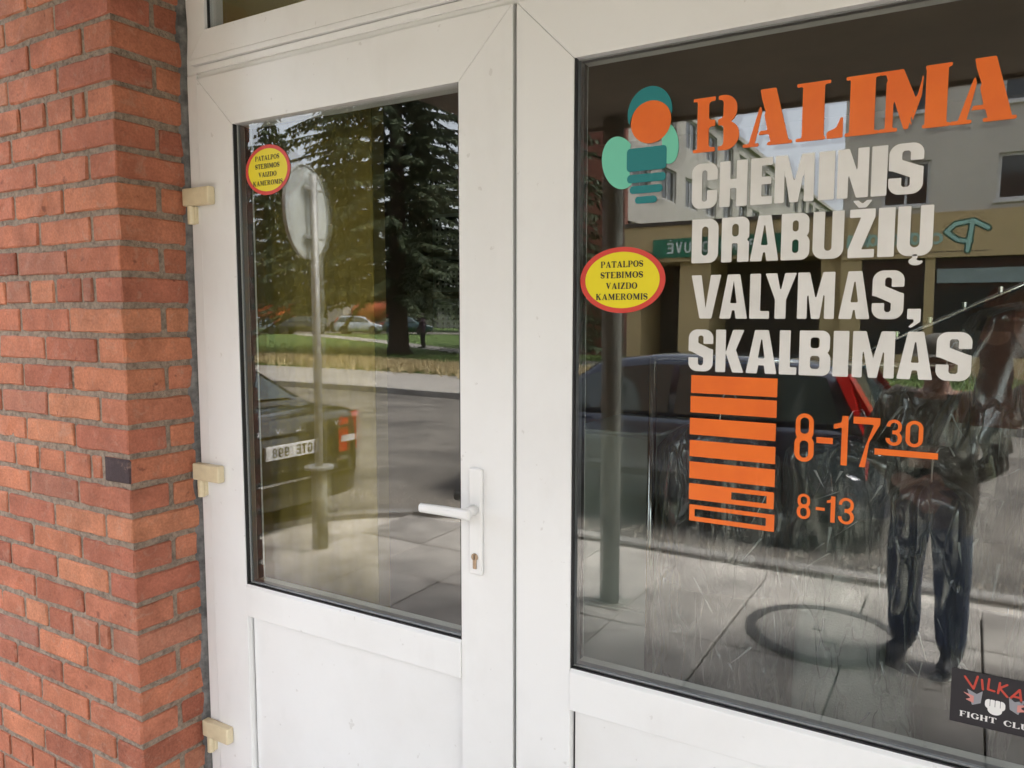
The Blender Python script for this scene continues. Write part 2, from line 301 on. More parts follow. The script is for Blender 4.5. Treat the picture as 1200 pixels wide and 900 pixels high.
def G_digit(ch, w, t=.15):
    if ch == '8': return [('+b', w * .04, .44, w * .96, 1, .28), ('+b', 0, 0, w, .56, .3), ('-b', t, .58, w - t, 1 - t * .8, .16), ('-b', t, t * .8, w - t, .44, .16)]
    if ch == '0': return [('+b', 0, 0, w, 1, .3), ('-b', t, t * .85, w - t, 1 - t * .85, .18)]
    if ch == '3': return [('+b', w * .04, .44, w * .96, 1, .28), ('+b', 0, 0, w, .56, .3), ('-b', t, .58, w - t, 1 - t * .8, .16), ('-b', t, t * .8, w - t, .44, .16), ('-b', -.1, .28, w * .4, .72)]
    if ch == '9': return [('+b', 0, 0, w, 1, .3), ('-b', t, .5, w - t, 1 - t * .8, .16), ('-b', t, t * .8, w - t, .36, .14), ('-b', -.1, .22, t + .02, .38)]
    if ch == '1': return [('+b', w - t * 1.1, 0, w, 1), ('+p', [(0, .72), (w, .8), (w, 1), (w - t * .8, 1), (w - t * 1.3, .86), (0, .82)])]
    if ch == '7': return [('+p', [(0, 1), (w, 1), (w, .87), (w * .62, .5), (w * .5, 0), (w * .5 - t * 1.1, 0), (w * .5, .45), (w - t * 1.1, .86), (0, .86)])]
    if ch == '-': return [('+b', 0, .42, w, .54)]
    if ch == 'G': return [('+b', 0, 0, w, 1, .28), ('-b', t, t, w - t, 1 - t, .16), ('-b', w - t - .02, .5, w + .1, .72), ('+b', w * .5, .38, w, .52), ('+b', w - t, .1, w, .5)]
    if ch == 'T': return [('+b', w / 2 - t / 2, 0, w / 2 + t / 2, 1), ('+b', 0, 1 - t, w, 1)]
    if ch == 'E': return [('+b', 0, 0, t, 1), ('+b', 0, 0, w, t), ('+b', 0, 1 - t, w, 1), ('+b', 0, .43, w * .9, .43 + t)]
    if ch == 'V': return [('+s', t / 2, 1, w / 2, .06, t), ('+s', w / 2, .06, w - t / 2, 1, t)]
    if ch == 'O': return [('+b', 0, 0, w, 1, .35), ('-b', t, t, w - t, 1 - t, .25)]
    if ch == 'L': return [('+b', 0, 0, t, 1), ('+b', 0, 0, w, t)]
    if ch == 'P': return [('+b', 0, .42, w, 1, .25), ('-b', t, .42 + t, w - t, 1 - t, .14), ('+b', 0, 0, t, 1)]
    if ch == 'A': return [('+s', t / 2, 0, w / 2, .95, t), ('+s', w / 2, .95, w - t / 2, 0, t), ('+b', w * .2, .25, w * .8, .25 + t)]
    if ch == 'R': return [('+b', 0, .42, w, 1, .25), ('-b', t, .42 + t, w - t, 1 - t, .14), ('+b', 0, 0, t, 1), ('+s', w * .5, .45, w - t / 2, .05, t)]
    if ch == 'D': return [('+b', 0, 0, w, 1, .3), ('+b', 0, 0, w / 2, 1), ('-b', t, t, w - t, 1 - t, .18)]
    if ch == 'U': return [('+b', 0, 0, w, 1.4, .3), ('-b', t, t, w - t, 1.5, .2), ('-b', -.1, 1, w + .1, 1.6)]
def G_serif(ch):
    T, t, s = .19, .08, .06
    st = [('+b', .07, 0, .07 + T, 1), ('+b', 0, 0, .33, s), ('+b', 0, 1 - s, .3, 1)]
    return {'I': (.33, st), 'P': (.66, [('+b', .1, .42, .66, 1, .26), ('-b', .2, .48, .47, .94, .16)] + st),
     'A': (.8, [('+p', [(.38, 1), (.46, 1), (.74, s), (.53, s)]), ('+s', .36, .88, .12, .03, t), ('+b', .2, .28, .55, .35), ('+b', 0, 0, .28, s), ('+b', .46, 0, .82, s), ('+p', [(.34, .9), (.44, 1.0), (.64, s), (.5, s)])]),
     'T': (.7, [('+b', .26, 0, .26 + T, 1), ('+b', .16, 0, .55, s), ('+b', 0, .92, .7, 1), ('+p', [(0, .7), (.05, .7), (.13, .95), (0, .95)]), ('+p', [(.7, .7), (.65, .7), (.57, .95), (.7, .95)])]),
     'L': (.66, st + [('+b', 0, 0, .66, .08), ('+p', [(.66, .3), (.6, .3), (.5, .04), (.66, .04)])]),
     'O': (.78, [('+e', .39, .5, .39, .51), ('-e', .39, .5, .19, .43)]),
     'S': (.55, [('+b', 0, 0, .55, 1, .25), ('-p', [(.45, .7), (.36, .9), (.24, .92), (.13, .82), (.15, .72), (.55, .5), (.7, .55), (.7, .7)]), ('-p', [(.1, .3), (.19, .1), (.31, .08), (.42, .18), (.4, .28), (0, .5), (-.1, .5), (-.1, .3)])]),
     'E': (.66, st + [('+b', 0, 0, .66, .08), ('+b', 0, .92, .62, 1), ('+b', .1, .47, .48, .54), ('+b', .56, .72, .62, 1), ('+b', .6, 0, .66, .28), ('+b', .43, .38, .48, .63)]),
     'B': (.68, [('+b', .1, .48, .62, 1, .24), ('+b', .1, 0, .68, .55, .26), ('-b', .2, .56, .43, .93, .13), ('-b', .2, .07, .48, .47, .15)] + st),
     'M': (.96, [('+b', .1, 0, .17, 1), ('+b', 0, 0, .27, s), ('+b', 0, 1 - s, .2, 1), ('+p', [(.08, 1), (.28, 1), (.52, .3), (.42, .02)]), ('+s', .46, .05, .73, .95, t), ('+b', .69, 0, .69 + T, 1), ('+b', .62, 0, .96, s), ('+b', .69, 1 - s, .96, 1)]),
     'V': (.76, [('+p', [(.05, 1), (.27, 1), (.46, .32), (.4, 0), (.35, 0)]), ('+s', .38, .05, .65, .97, t), ('+b', 0, 1 - s, .34, 1), ('+b', .52, 1 - s, .76, 1)]),
     'Z': (.66, [('+p', [(0, 0), (.24, 0), (.64, 1), (.4, 1)]), ('+b', 0, 0, .64, .07), ('+b', .04, .93, .64, 1), ('+b', .04, .75, .09, 1), ('+b', .6, 0, .66, .26)]),
     'D': (.76, [('+b', .1, 0, .76, 1, .38), ('-b', .2, .06, .55, .94, .28)] + st),
     'K': (.8, st + [('+s', .2, .42, .62, .97, t), ('+p', [(.3, .55), (.42, .66), (.74, 0), (.5, 0)]), ('+b', .45, 0, .82, s), ('+b', .5, 1 - s, .76, 1)]),
     'R': (.76, [('+b', .1, .46, .64, 1, .25), ('-b', .2, .52, .45, .94, .15)] + st + [('+p', [(.3, .5), (.46, .5), (.74, 0), (.52, 0)]), ('+b', .5, 0, .8, s)]),
     'F': (.62, st + [('+b', 0, .92, .62, 1), ('+b', .1, .47, .48, .54), ('+b', .56, .7, .62, 1), ('+b', .43, .38, .48, .63)]),
     'G': (.76, [('+e', .39, .5, .39, .51), ('-e', .4, .5, .2, .43), ('-b', .6, .42, .9, .7), ('+b', .52, 0.02, .7, .45), ('+b', .45, .4, .78, .46)]),
     'H': (.78, st + [('+b', .52, 0, .52 + T, 1), ('+b', .45, 0, .78, s), ('+b', .45, 1 - s, .78, 1), ('+b', .2, .46, .6, .54)]),
     'C': (.7, [('+e', .37, .5, .37, .51), ('-e', .4, .5, .2, .43), ('-b', .56, .3, .9, .68)]),
     'U': (.76, [('+b', .07, 0, .69, 1.4, .28), ('-b', .26, .08, .61, 1.5, .18), ('-b', -.1, 1, 1, 1.6), ('+b', 0, 1 - s, .33, 1), ('+b', .54, 1 - s, .76, 1)])}[ch]
def serif_text(parent, text, xc, z0, h, width, y, material, place=None):
    ws = [G_serif(c)[0] if c != ' ' else .4 for c in text]; gap = .07
    tot = sum(ws) + gap * (len(ws) - 1); k = width / tot; x = xc - width / 2
    for c, ww in zip(text, ws):
        if c != ' ':
            xx = x; pl = (lambda u, v, xx=xx: (xx + u, y, z0 + v)) if place is None else (lambda u, v, xx=xx: place(xx + u, z0 + v))
            shape_obj('letter', G_serif(c)[1], (-.04, ww + .06, -.04, 1.04), .06, pl, material, parent, scale=(k, h))
        x += (ww + gap) * k
def row_text(parent, text, x0, z0, h, wd, gap, place, material, t=.17, name='letter'):
    x = x0
    for c in text:
        if c != ' ': shape_obj(name, G_digit(c, wd / h, t), (-.05, wd / h + .05, -.05, 1.05), .07, lambda u, v, x=x: place(x + u, z0 + v), material, parent, scale=(h, h))
        x += wd + gap

# ------------------------------------------------------------------ materials
def pvc_mat():
    m = mat('white_pvc', (.80, .795, .78), (.715, .70, .675), scale=2.2, rough=.3, contrast=(.45, .9), spec=.5, detail=9, bump=.0002, bscale=90)
    t = m.node_tree; L = t.links.new; N = t.nodes.new; b = t.nodes['Principled BSDF']; src = b.inputs['Base Color'].links[0].from_socket
    g = N('ShaderNodeNewGeometry')
    n1 = N('ShaderNodeTexNoise'); n1.inputs['Scale'].default_value = 42; n1.inputs['Detail'].default_value = 3; L(g.outputs['Position'], n1.inputs['Vector'])
    r1 = N('ShaderNodeMapRange'); r1.inputs[1].default_value = .715; r1.inputs[2].default_value = .75; r1.inputs[4].default_value = .32; L(n1.outputs['Fac'], r1.inputs[0])
    mp = N('ShaderNodeMapping'); mp.inputs['Scale'].default_value = (14, 14, 5); L(g.outputs['Position'], mp.inputs[0])
    n2 = N('ShaderNodeTexNoise'); n2.inputs['Scale'].default_value = 1; n2.inputs['Detail'].default_value = 6; L(mp.outputs[0], n2.inputs['Vector'])
    r2 = N('ShaderNodeMapRange'); r2.inputs[1].default_value = .58; r2.inputs[2].default_value = .9; r2.inputs[4].default_value = .16; L(n2.outputs['Fac'], r2.inputs[0])
    ad = N('ShaderNodeMath'); ad.operation = 'MAXIMUM'; L(r1.outputs[0], ad.inputs[0]); L(r2.outputs[0], ad.inputs[1])
    x = N('ShaderNodeMix'); x.data_type = 'RGBA'; L(ad.outputs[0], x.inputs[0]); L(src, x.inputs[6]); x.inputs[7].default_value = (.45, .42, .38, 1); L(x.outputs[2], b.inputs['Base Color'])
    return m
pvc = pvc_mat()
pvc_old = mat('yellowed_plastic', (.70, .60, .40), (.62, .52, .34), scale=30, rough=.4)
rubber = mat('black_gasket', (.015, .015, .016), rough=.5)
alu = mat('aluminium_spacer', (.35, .36, .38), rough=.35, metal=.9)
brick_m = brick_mat('fired_brick'); brick_dark_m = brick_mat('burnt_brick', True)
mortar_m = mat('grey_mortar', (.31, .238, .178), (.135, .10, .076), scale=60, rough=.95, bump=.012, bscale=110, detail=9, contrast=(.4, .72))
foam_m = mat('smeared_sealant', (.20, .19, .18), (.07, .068, .065), scale=30, rough=.8, bump=.004, bscale=60)
vin_or = mat('orange_vinyl', (.80, .155, .012), (.72, .125, .012), scale=9, rough=.34, detail=8)
vin_wh = mat('white_vinyl', (.74, .72, .69), (.64, .62, .585), scale=7, rough=.36, detail=8)
vin_teal = mat('teal_vinyl', (.01, .19, .20), rough=.45); vin_mint = mat('mint_vinyl', (.16, .56, .40), rough=.45)
stk_red = mat('red_print', (.62, .05, .035), rough=.4); stk_yel = mat('yellow_print', (.80, .66, .01), rough=.4); ink = mat('black_ink', (.02, .018, .015), rough=.5)
steel = mat('brushed_brass', (.45, .34, .24), (.30, .22, .15), scale=60, rough=.35, metal=.8)
glassO = glass_mat('window_glass_outer', .12, (.95, .96, .95), wav=.0006); glassI = glass_mat('window_glass_inner', .05, (.93, .94, .92), wav=.0006)
clear = glass_mat('glass_edge', 0, (.98, .99, .98))
slab_m = mat('concrete_slab', (.27, .25, .225), (.47, .44, .395), scale=2.4, rough=.9, bump=.004, bscale=70, rand=.16, world=True, detail=11, contrast=(.36, .6))
asph = mat('worn_asphalt', (.085, .077, .067), (.205, .185, .158), scale=.8, rough=.92, bump=.006, bscale=45, world=True, detail=13, contrast=(.36, .64))
kerb_m = mat('kerb_concrete', (.30, .285, .26), (.2, .19, .175), scale=3, rough=.9, bump=.003, bscale=60, rand=.1)
walk_m = mat('far_pavement', (.38, .35, .31), (.29, .27, .24), scale=.7, rough=.9, world=True)
soil = mat('bare_soil', (.13, .105, .075), (.19, .16, .11), scale=1.2, rough=1, world=True, bump=.01, bscale=20)
grass_m = mat('meadow_grass', (.055, .105, .018), (.10, .15, .03), scale=.8, rough=.95, world=True, bump=.05, bscale=14, detail=9)
straw_m = mat('dry_straw', (.52, .42, .23), (.40, .31, .16), scale=3, rough=.95)
needle_m = mat('spruce_needles', (.020, .034, .011), (.045, .062, .020), scale=1.3, rough=.75)
bark_m = mat('spruce_bark', (.075, .052, .036), (.045, .03, .022), scale=7, rough=.95, bump=.02, bscale=14)
soff_m = mat('canopy_soffit', (.24, .195, .15), (.17, .14, .11), scale=1.6, rough=.85)
galv = mat('galvanised_steel', (.40, .41, .41), (.32, .33, .33), scale=8, rough=.5, metal=.35)
sign_back = mat('sign_back', (.58, .62, .60), (.5, .54, .52), scale=3, rough=.5)
conc_post = mat('weathered_post', (.36, .36, .31), (.20, .20, .17), scale=9, rough=.9, bump=.004, bscale=40)
WH = mat('offwhite_paint', (.75, .74, .70), (.68, .67, .63), scale=2, rough=.6)

YF = 1.42       # outer face of the door leaves
# ------------------------------------------------------------------ ground, road, pavement
def sheet(name, pts, z, m, kind='structure'):
    b = MB(); n = len(pts); b.add([(x, y, z) for x, y in pts], [tuple(range(n))]); o = b.build(name, m); o['kind'] = kind
    return o
sheet('ground', [(-400, -400), (400, -400), (400, 60), (-400, 60)], -.16, soil)
sheet('road', [(-300, -11), (300, -11), (300, 1.1), (-300, 1.1)], -.13, asph)
edge = [(-3.4, -2.5), (-3.75, -2.48), (-4.1, -2.33), (-4.42, -2.08), (-4.68, -1.78), (-4.86, -1.42), (-4.98, -1.0), (-5.05, -.5), (-5.06, .5)]
b = MB(); b.prism_z([(-30, .5)] + edge[::-1][0:1] + [] + [(-5.06, .5)][:0] + edge[::-1][1:] + [(30, -2.5), (30, 1.9), (-30, 1.9)], -.14, -.045)
pav = b.build('pavement', slab_m); pav['kind'] = 'structure'
def inside_pav(x, y):
    if y > .5: return True
    if y < -2.42: return False
    if x > -3.4: return True
    for (ax, ay), (bx, by) in zip(edge[:-1], edge[1:]):
        if ay <= y <= by: return x > ax + (bx - ax) * (y - ay) / (by - ay) + .12
    return False
P_ = .6
me_slab = None; near, far_ = [], MB()
for i in range(-24, 16):
    for j in range(-5, 3):
        x0, y0 = i * P_ + .13, j * P_ + .17
        if y0 + P_ > 1.38 or not all(inside_pav(x0 + dx, y0 + dy) for dx in (0, P_) for dy in (0, P_)): continue
        if -6.4 < x0 < 2.4: near.append((x0, y0))
        else: far_.box(x0 + .006, y0 + .006, -.05, x0 + P_ - .006, y0 + P_ - .006, random.uniform(-.004, .0))
b = MB(); b.box(.005, .005, -.05, P_ - .005, P_ - .005, 0)
for k, (x0, y0) in enumerate(near):
    if me_slab is None:
        o = b.build('paving_slab', slab_m, bevel=.006); me_slab = o.data; o.parent = pav
    else: o = link_mesh('paving_slab', me_slab, pav)
    o.location = (x0, y0, random.uniform(-.003, .003)); o.rotation_euler = (random.uniform(-.006, .006), random.uniform(-.006, .006), random.uniform(-.004, .004))
far_.build('paving_rest', slab_m, pav)['kind'] = 'stuff'
kerb = MB().box(-3.36, -2.6, -.2, -3.35, -2.55, -.16).build('kerb', kerb_m); kerb['kind'] = 'structure'
me_k = None
for i in range(7):
    x0 = -3.38 + i
    if me_k is None:
        o = MB().box(0, -.075, -.12, .985, .075, .125).build('kerb_stone', kerb_m, bevel=.012); me_k = o.data; o.parent = kerb
    else: o = link_mesh('kerb_stone', me_k, kerb)
    o.location = (x0, -2.57 + random.uniform(-.006, .006), -.125 + random.uniform(-.006, .006))
for (ax, ay), (bx, by) in zip(edge[:-1], edge[1:]):
    d = Vector((bx - ax, by - ay)); n = Vector((-d.y, d.x)).normalized(); n = -n if n.x > 0 else n
    q = [(ax, ay), (bx, by), (bx + n.x * .13, by + n.y * .13), (ax + n.x * .13, ay + n.y * .13)]
    cx = sum(p[0] for p in q) / 4; cy = sum(p[1] for p in q) / 4
    q = [(cx + (x - cx) * .985, cy + (y - cy) * .985) for x, y in q]
    if (q[1][0] - q[0][0]) * (q[2][1] - q[0][1]) - (q[1][1] - q[0][1]) * (q[2][0] - q[0][0]) < 0: q = q[::-1]
    MB().prism_z(q, -.2, .0).build('kerb_stone', kerb_m, kerb)
fk = MB(); [fk.box(x, -11.15, -.15, x + .98, -11, .0) for x in range(-70, 30)]
fkerb = fk.build('far_kerb', kerb_m); fkerb['kind'] = 'structure'
sheet('far_pavement', [(-300, -15), (300, -15), (300, -11.15), (-300, -11.15)], -.008, walk_m)
sheet('grass', [(-300, -150), (300, -150), (300, -15), (-300, -15)], .0, grass_m, 'stuff')
sheet('footpath', [(-62, -50), (-40.3, -38), (-30.4, -32.4), (-19.2, -25.1), (-8, -18), (-6.5, -19.3), (-18.2, -26.4), (-29.6, -33.9), (-39.6, -39.8), (-61, -52)][::-1], .004, walk_m)
sheet('parking_road', [(-80, -27.5), (-80, -37), (-10, -76), (-10, -66.5)], .008, asph)
rng = random.Random(21); b = MB()
for k in range(2600):
    x = rng.uniform(-5.5, 3.0); y = -2.66 - abs(rng.gauss(0, .33)); r = rng.uniform(.006, .02) * (1 if rng.random() < .96 else 1.8)
    if x < -3.6 and y > -2.9: continue
    q = [(x + r * math.cos(a + rng.uniform(-.4, .4)), y + r * math.sin(a) * .9, -.13) for a in (0, 1.57, 3.14, 4.71)]
    b.add(q + [(x, y, -.13 + r * .9)], [(0, 1, 4), (1, 2, 4), (2, 3, 4), (3, 0, 4)])
gv = mat('gutter_grit', (.42, .38, .32), (.28, .25, .21), scale=5, rough=.95)
tag(b.build('gutter_gravel', gv), 'loose pale grit lying along the near kerb', 'gravel', kind='stuff')
b = MB(); rng = random.Random(3)
for k in range(22000):
    x = rng.uniform(-24, -5.5); y = rng.gauss(-16.3, .75) - max(0, (-9 - x)) * .06
    h = rng.uniform(.08, .26); a = rng.uniform(0, 6.28); dx, dy = math.cos(a) * .03, math.sin(a) * .03; lx, ly = rng.uniform(-.14, .14), rng.uniform(-.14, .14)
    b.add([(x - dx, y - dy, 0), (x + dx, y + dy, 0), (x + lx, y + ly, h)], [(0, 1, 2)])
tag(b.build('dry_grass', straw_m), 'strip of pale dry grass lying along the far lawn edge', 'grass', kind='stuff')
b = MB()
for k in range(14000):
    x = rng.uniform(-40, 12); y = -15.05 - abs(rng.gauss(0, 7)); h = rng.uniform(.05, .13); a = rng.uniform(0, 6.28); dx, dy = math.cos(a) * .025, math.sin(a) * .025
    b.add([(x - dx, y - dy, 0), (x + dx, y + dy, 0), (x + rng.uniform(-.06, .06), y + rng.uniform(-.06, .06), h)], [(0, 1, 2)])
tag(b.build('lawn_blades', grass_m), 'short green grass blades of the lawn across the road', 'grass', kind='stuff')

# ------------------------------------------------------------------ brick wall at the left
CX, CY, CH = -1.905, 1.215, .081          # outer corner, course height
ZJ = 2.472 - .081 * 30                    # a bed joint level near the ground
wall = empty('brick_wall', (CX, CY, 0), 'orange red brick pier left of the white shop door', 'wall')
b = MB(); b.box(-5.0, CY + .0058, -.1, CX - .0058, 1.9, 2.82)
b.build('mortar', mortar_m, wall)
def brick_mesh(lx, ly, lz, seed):
    rg = random.Random(seed); bb = MB(); bb.box(0, 0, 0, lx, ly, lz)
    o = bb.build('brick', brick_m); me = o.data; bpy.data.objects.remove(o)
    bm = bmesh.new(); bm.from_mesh(me)
    n = max(1, round(max(lx, ly) / .04))
    for k in range(1, n):
        ax_ = (1, 0, 0) if lx >= ly else (0, 1, 0); p = (lx * k / n, 0, 0) if lx >= ly else (0, ly * k / n, 0)
        bmesh.ops.bisect_plane(bm, geom=bm.verts[:] + bm.edges[:] + bm.faces[:], plane_co=p, plane_no=ax_)
    es = [e for e in bm.edges if len(e.link_faces) == 2 and e.calc_face_angle(0) > .5]
    bmesh.ops.bevel(bm, geom=es, offset=.0042, segments=1, affect='EDGES', profile=.5)
    for v in bm.verts:
        v.co += Vector((rg.uniform(-1, 1), rg.uniform(-1, 1), rg.uniform(-1, 1))) * .0016
        if rg.random() < .07: v.co += (Vector((lx / 2, ly / 2, lz / 2)) - v.co).normalized() * rg.uniform(.002, .005)
    bm.to_mesh(me); bm.free(); return me
BH, BL, BW, J = .0650, .241, .117, .0145
M_str = [brick_mesh(BL, BW, BH, i) for i in range(9)]; M_head = [brick_mesh(BW, BL, BH, 40 + i) for i in range(9)]; M_clo = [brick_mesh(.043, BW, BH, 70 + i) for i in range(4)]; M_ret = [brick_mesh(BW, .115, BH, 80 + i) for i in range(5)]
rest = MB(); rg = random.Random(11)
def put_brick(me, x, y, z, lx, ly, vis, dark=False):
    x += rg.uniform(-.0015, .0015); y += rg.uniform(-.0018, .0018); z += rg.uniform(-.0015, .0015)
    if not vis: rest.box(x, y, z, x + lx, y + ly, z + BH); return
    o = link_mesh('brick', me, wall, Vector((x, y, z)) - Vector((CX, CY, 0))); o.rotation_euler = (rg.uniform(-.004, .004), rg.uniform(-.006, .006), rg.uniform(-.005, .005))
    if dark:
        o.data = me.copy(); o.data.materials.append(brick_dark_m)
        for p in o.data.polygons: p.material_index = 1 if p.normal.y < -.3 else 0
        o['label'] = 'burnt almost black brick at the corner'
for k in range(-1, 34):
    row = 30 - k                             # row index as counted from the top of the photograph
    z = ZJ + k * CH + (CH - BH) / 2
    if z + BH > 2.82: continue
    vis = .33 < z < 2.72; x = CX
    if row % 2 == 1:
        put_brick(M_head[rg.randrange(9)], x - BW, CY, z, BW, BL, vis, row == 15); x -= BW + J
        if row % 6 == 3:
            put_brick(M_clo[rg.randrange(4)], x - .043, CY, z, .043, BW, vis); x -= .043 + J
            while x > -4.9:
                put_brick(M_head[rg.randrange(9)], x - BW, CY, z, BW, BL, vis and x > -3.05); x -= BW + J
            continue
    else:
        put_brick(M_ret[rg.randrange(5)], x - BW, CY + BW + .014, z, BW, .115, vis)
    while x > -4.9:
        put_brick(M_str[rg.randrange(9)], x - BL, CY, z, BL, BW, vis and x > -3.05); x -= BL + J
rest.build('brick_rest', brick_m, wall)['kind'] = 'stuff'
b = MB(); rs = []
for i in range(90):
    z = .2 + i * .0295; wv = .010 + .007 * noise.noise((0, 0, z * 9)) ; dp = .012 + .012 * noise.noise((3, 1, z * 11))
    rs.append([(CX - .012, 1.50, z), (CX - .012, 1.43 - dp - .01, z), (CX + wv * .6, 1.43 - dp, z), (CX + wv + .004, 1.4375, z), (CX + wv + .004, 1.50, z)])
b.rings(rs); b.build('sealant_bead', foam_m, wall, smooth=False)

# ------------------------------------------------------------------ shop front: fixed frame, two leaves, transom light
ZB = .245; ZT = 2.359
def mitre(parent, x0, x1, z0, z1, wv, y0, y1, names=('stile', 'stile', 'rail', 'rail'), m=pvc, g=.0005, bev=.0012, wb=None):
    wb = wb or wv
    q = [[(x0, z0 + g), (x0 + wv, z0 + wb + g), (x0 + wv, z1 - wv - g), (x0, z1 - g)], [(x1, z0 + g), (x1, z1 - g), (x1 - wv, z1 - wv - g), (x1 - wv, z0 + wb + g)],
         [(x0 + g, z1), (x0 + wv + g, z1 - wv), (x1 - wv - g, z1 - wv), (x1 - g, z1)], [(x0 + g, z0), (x1 - g, z0), (x1 - wv - g, z0 + wb), (x0 + wv + g, z0 + wb)]]
    return [MB().prism_y(p, y0, y1).build(n, m, parent, bevel=bev, seg=2) for n, p in zip(names, q)]
def pane_box(name, parent, x0, x1, z0, z1, y, th, mfront):
    me = MB().box(x0, y, z0, x1, y + th, z1).build(name, [mfront, clear], parent)
    for p in me.data.polygons: p.material_index = 0 if p.normal.y < -.5 else 1
    return me
def ring_box(name, parent, x0, x1, z0, z1, wv, y0, y1, m, bev=0):
    b = MB(); b.box(x0, y0, z0, x0 + wv, y1, z1); b.box(x1 - wv, y0, z0, x1, y1, z1); b.box(x0 + wv, y0, z0, x1 - wv, y1, z0 + wv); b.box(x0 + wv, y0, z1 - wv, x1 - wv, y1, z1)
    return b.build(name, m, parent, bevel=bev)
def glazing(parent, x0, x1, z0, z1):
    g = pane_box('glass_pane', parent, x0 - .012, x1 + .012, z0 - .012, z1 + .012, YF + .014, .004, glassO)
    g2 = pane_box('inner_pane', parent, x0 - .012, x1 + .012, z0 - .012, z1 + .012, YF + .036, .004, glassI)
    ring_box('gasket', parent, x0 - .004, x1 + .004, z0 - .004, z1 + .004, .0075, YF + .003, YF + .0135, rubber)
    ring_box('spacer_bar', parent, x0 - .012, x1 + .012, z0 - .012, z1 + .012, .019, YF + .0205, YF + .0345, alu)
    ring_box('inner_bead', parent, x0 - .02, x1 + .02, z0 - .02, z1 + .02, .022, YF + .042, YF + .06, rubber)
def leaf(parent, x0, x1, sw, gx0, gx1):
    GZ0, GZ1 = .966, 2.231
    mitre(parent, x0, x1, ZB, ZT, sw, YF, YF + .068)
    glazing(parent, gx0, gx1, GZ0, GZ1)
    # mid rail with a sloped top lip
    b = MB(); xa, xb = x0 + sw + .0006, x1 - sw - .0006
    prof = [(YF - .004, .8765), (YF - .004, .960), (YF + .003, .967), (YF + .0072, .9695), (YF + .066, .9695), (YF + .066, .8765)]
    b.rings([[(xa, y, z) for y, z in prof], [(xb, y, z) for y, z in prof]])
    b.build('mid_rail', pvc, parent, bevel=.001)
    MB().box(xa + .005, YF + .017, ZB + sw + .006, xb - .0025, YF + .04, .8735).build('lower_panel', pvc, parent, bevel=.001)
    ring_box('panel_gasket', parent, xa - .0004, xb + .0004, ZB + sw + .0005, .876, .012, YF + .022, YF + .028, rubber)

door = empty('entrance_door', (-1.35, YF, ZB), 'white plastic door leaf with glazed top, lever handle and yellowed hinges', 'door')
SWL = .137
leaf(door, -1.845, -.842, SWL, -1.845 + SWL, -.842 - SWL)

for zc in (2.041, 1.272, .505):
    h = MB().box(-1.892, YF - .024, zc - .024, -1.782, YF - .0005, zc + .024).build('hinge', pvc_old, door, bevel=.004, seg=2)
    MB().tube([(-1.872, YF - .010, zc - .073), (-1.872, YF - .010, zc - .0245)], .0105, 12).build('hinge_pin', pvc_old, h)
    MB().box(-1.892, YF - .006, zc - .071, -1.860, YF + .012, zc - .0245).build('hinge_leaf', pvc_old, h, bevel=.002)
hd = MB().box(-.9515, YF - .0105, 1.133, -.9165, YF - .0004, 1.377).build('handle_plate', pvc, door, bevel=.004, seg=2)
b = MB(); b.tube([(-.936, YF - .010, 1.283), (-.936, YF - .052, 1.283)], [.0125, .0115], 16)
b.build('handle_neck', pvc, hd, smooth=True)
b = MB(); rs = []
for i in range(9):
    u = i / 8; x = -.918 - u * .135; hz = .0125 * (1 - .15 * u); dy = .0085; yc = YF - .055 + .006 * math.sin(u * 3.1) ; zc = 1.283 - .004 * u + .004 * u * u
    rs.append([(x, yc + dy * math.cos(a) * (1 if abs(math.cos(a)) < .9 else .95), zc + hz * math.sin(a)) for a in [k * math.pi / 8 + .196 for k in range(16)]])
b.rings(rs); b.build('lever', pvc, hd, bevel=.0015, angle=50, smooth=True)
b = MB(); b.disc((-.934, YF - .0115, 1.175), (0, 1, 0), .0086, .004, 24); b.box(-.9385, YF - .0134, 1.148, -.9295, YF - .0096, 1.1745)
lk = b.build('lock_cylinder', steel, hd, bevel=.0006)
b = MB(); b.box(-.9347, YF - .0150, 1.169, -.9333, YF - .0136, 1.181); b.build('keyway', rubber, lk)

leaf2 = empty('fixed_door_leaf', (-.2, YF, ZB), 'wide white fixed leaf whose tall window carries the shop lettering', 'door')
leaf(leaf2, -.8325, .62, .1325, -.700, .62 - .1325)

frame = empty('door_frame', (-.6, YF, .2), 'fixed white plastic frame around the two shop door leaves', 'door frame')
MB().box(-1.9035, YF + .012, .2, -1.8475, YF + .075, 2.78).build('jamb', pvc, frame, bevel=.0015)
MB().box(-1.888, YF + .0035, .2, -1.8490, YF + .0115, 2.372).build('jamb_lip', pvc, frame, bevel=.0015)
MB().box(-1.8470, YF + .012, 2.3615, .68, YF + .075, 2.432).build('head', pvc, frame, bevel=.0015)
MB().box(-1.8478, YF + .004, 2.3745, .68, YF + .0115, 2.3925).build('drip_strip', pvc, frame, bevel=.0015)
MB().box(-1.862, YF - .004, 2.3945, -1.782, YF + .0115, 2.4085).build('cover_strip', pvc, frame, bevel=.001)
MB().box(-1.7815, YF - .004, 2.3945, .68, YF + .0115, 2.4085).build('cover_strip', pvc, frame, bevel=.001)
MB().box(.622, YF + .012, .2, .68, YF + .075, 2.36).build('jamb', pvc, frame, bevel=.0015)
MB().box(-.8408, YF + .016, ZB, -.8337, YF + .06, ZT).build('leaf_seal', rubber, frame)
MB().box(-1.86, YF + .03, .2, .63, YF + .08, ZB - .003).build('threshold', alu, frame)
tr = empty('transom_window', (-.6, YF, 2.41), 'low glazed transom light above the entrance door leaves', 'window')
mitre(tr, -1.8705, .66, 2.4098, 2.80, .0705, YF - .002, YF + .06)
tg = [(-1.80, 2.4803), (.5895, 2.7295)]
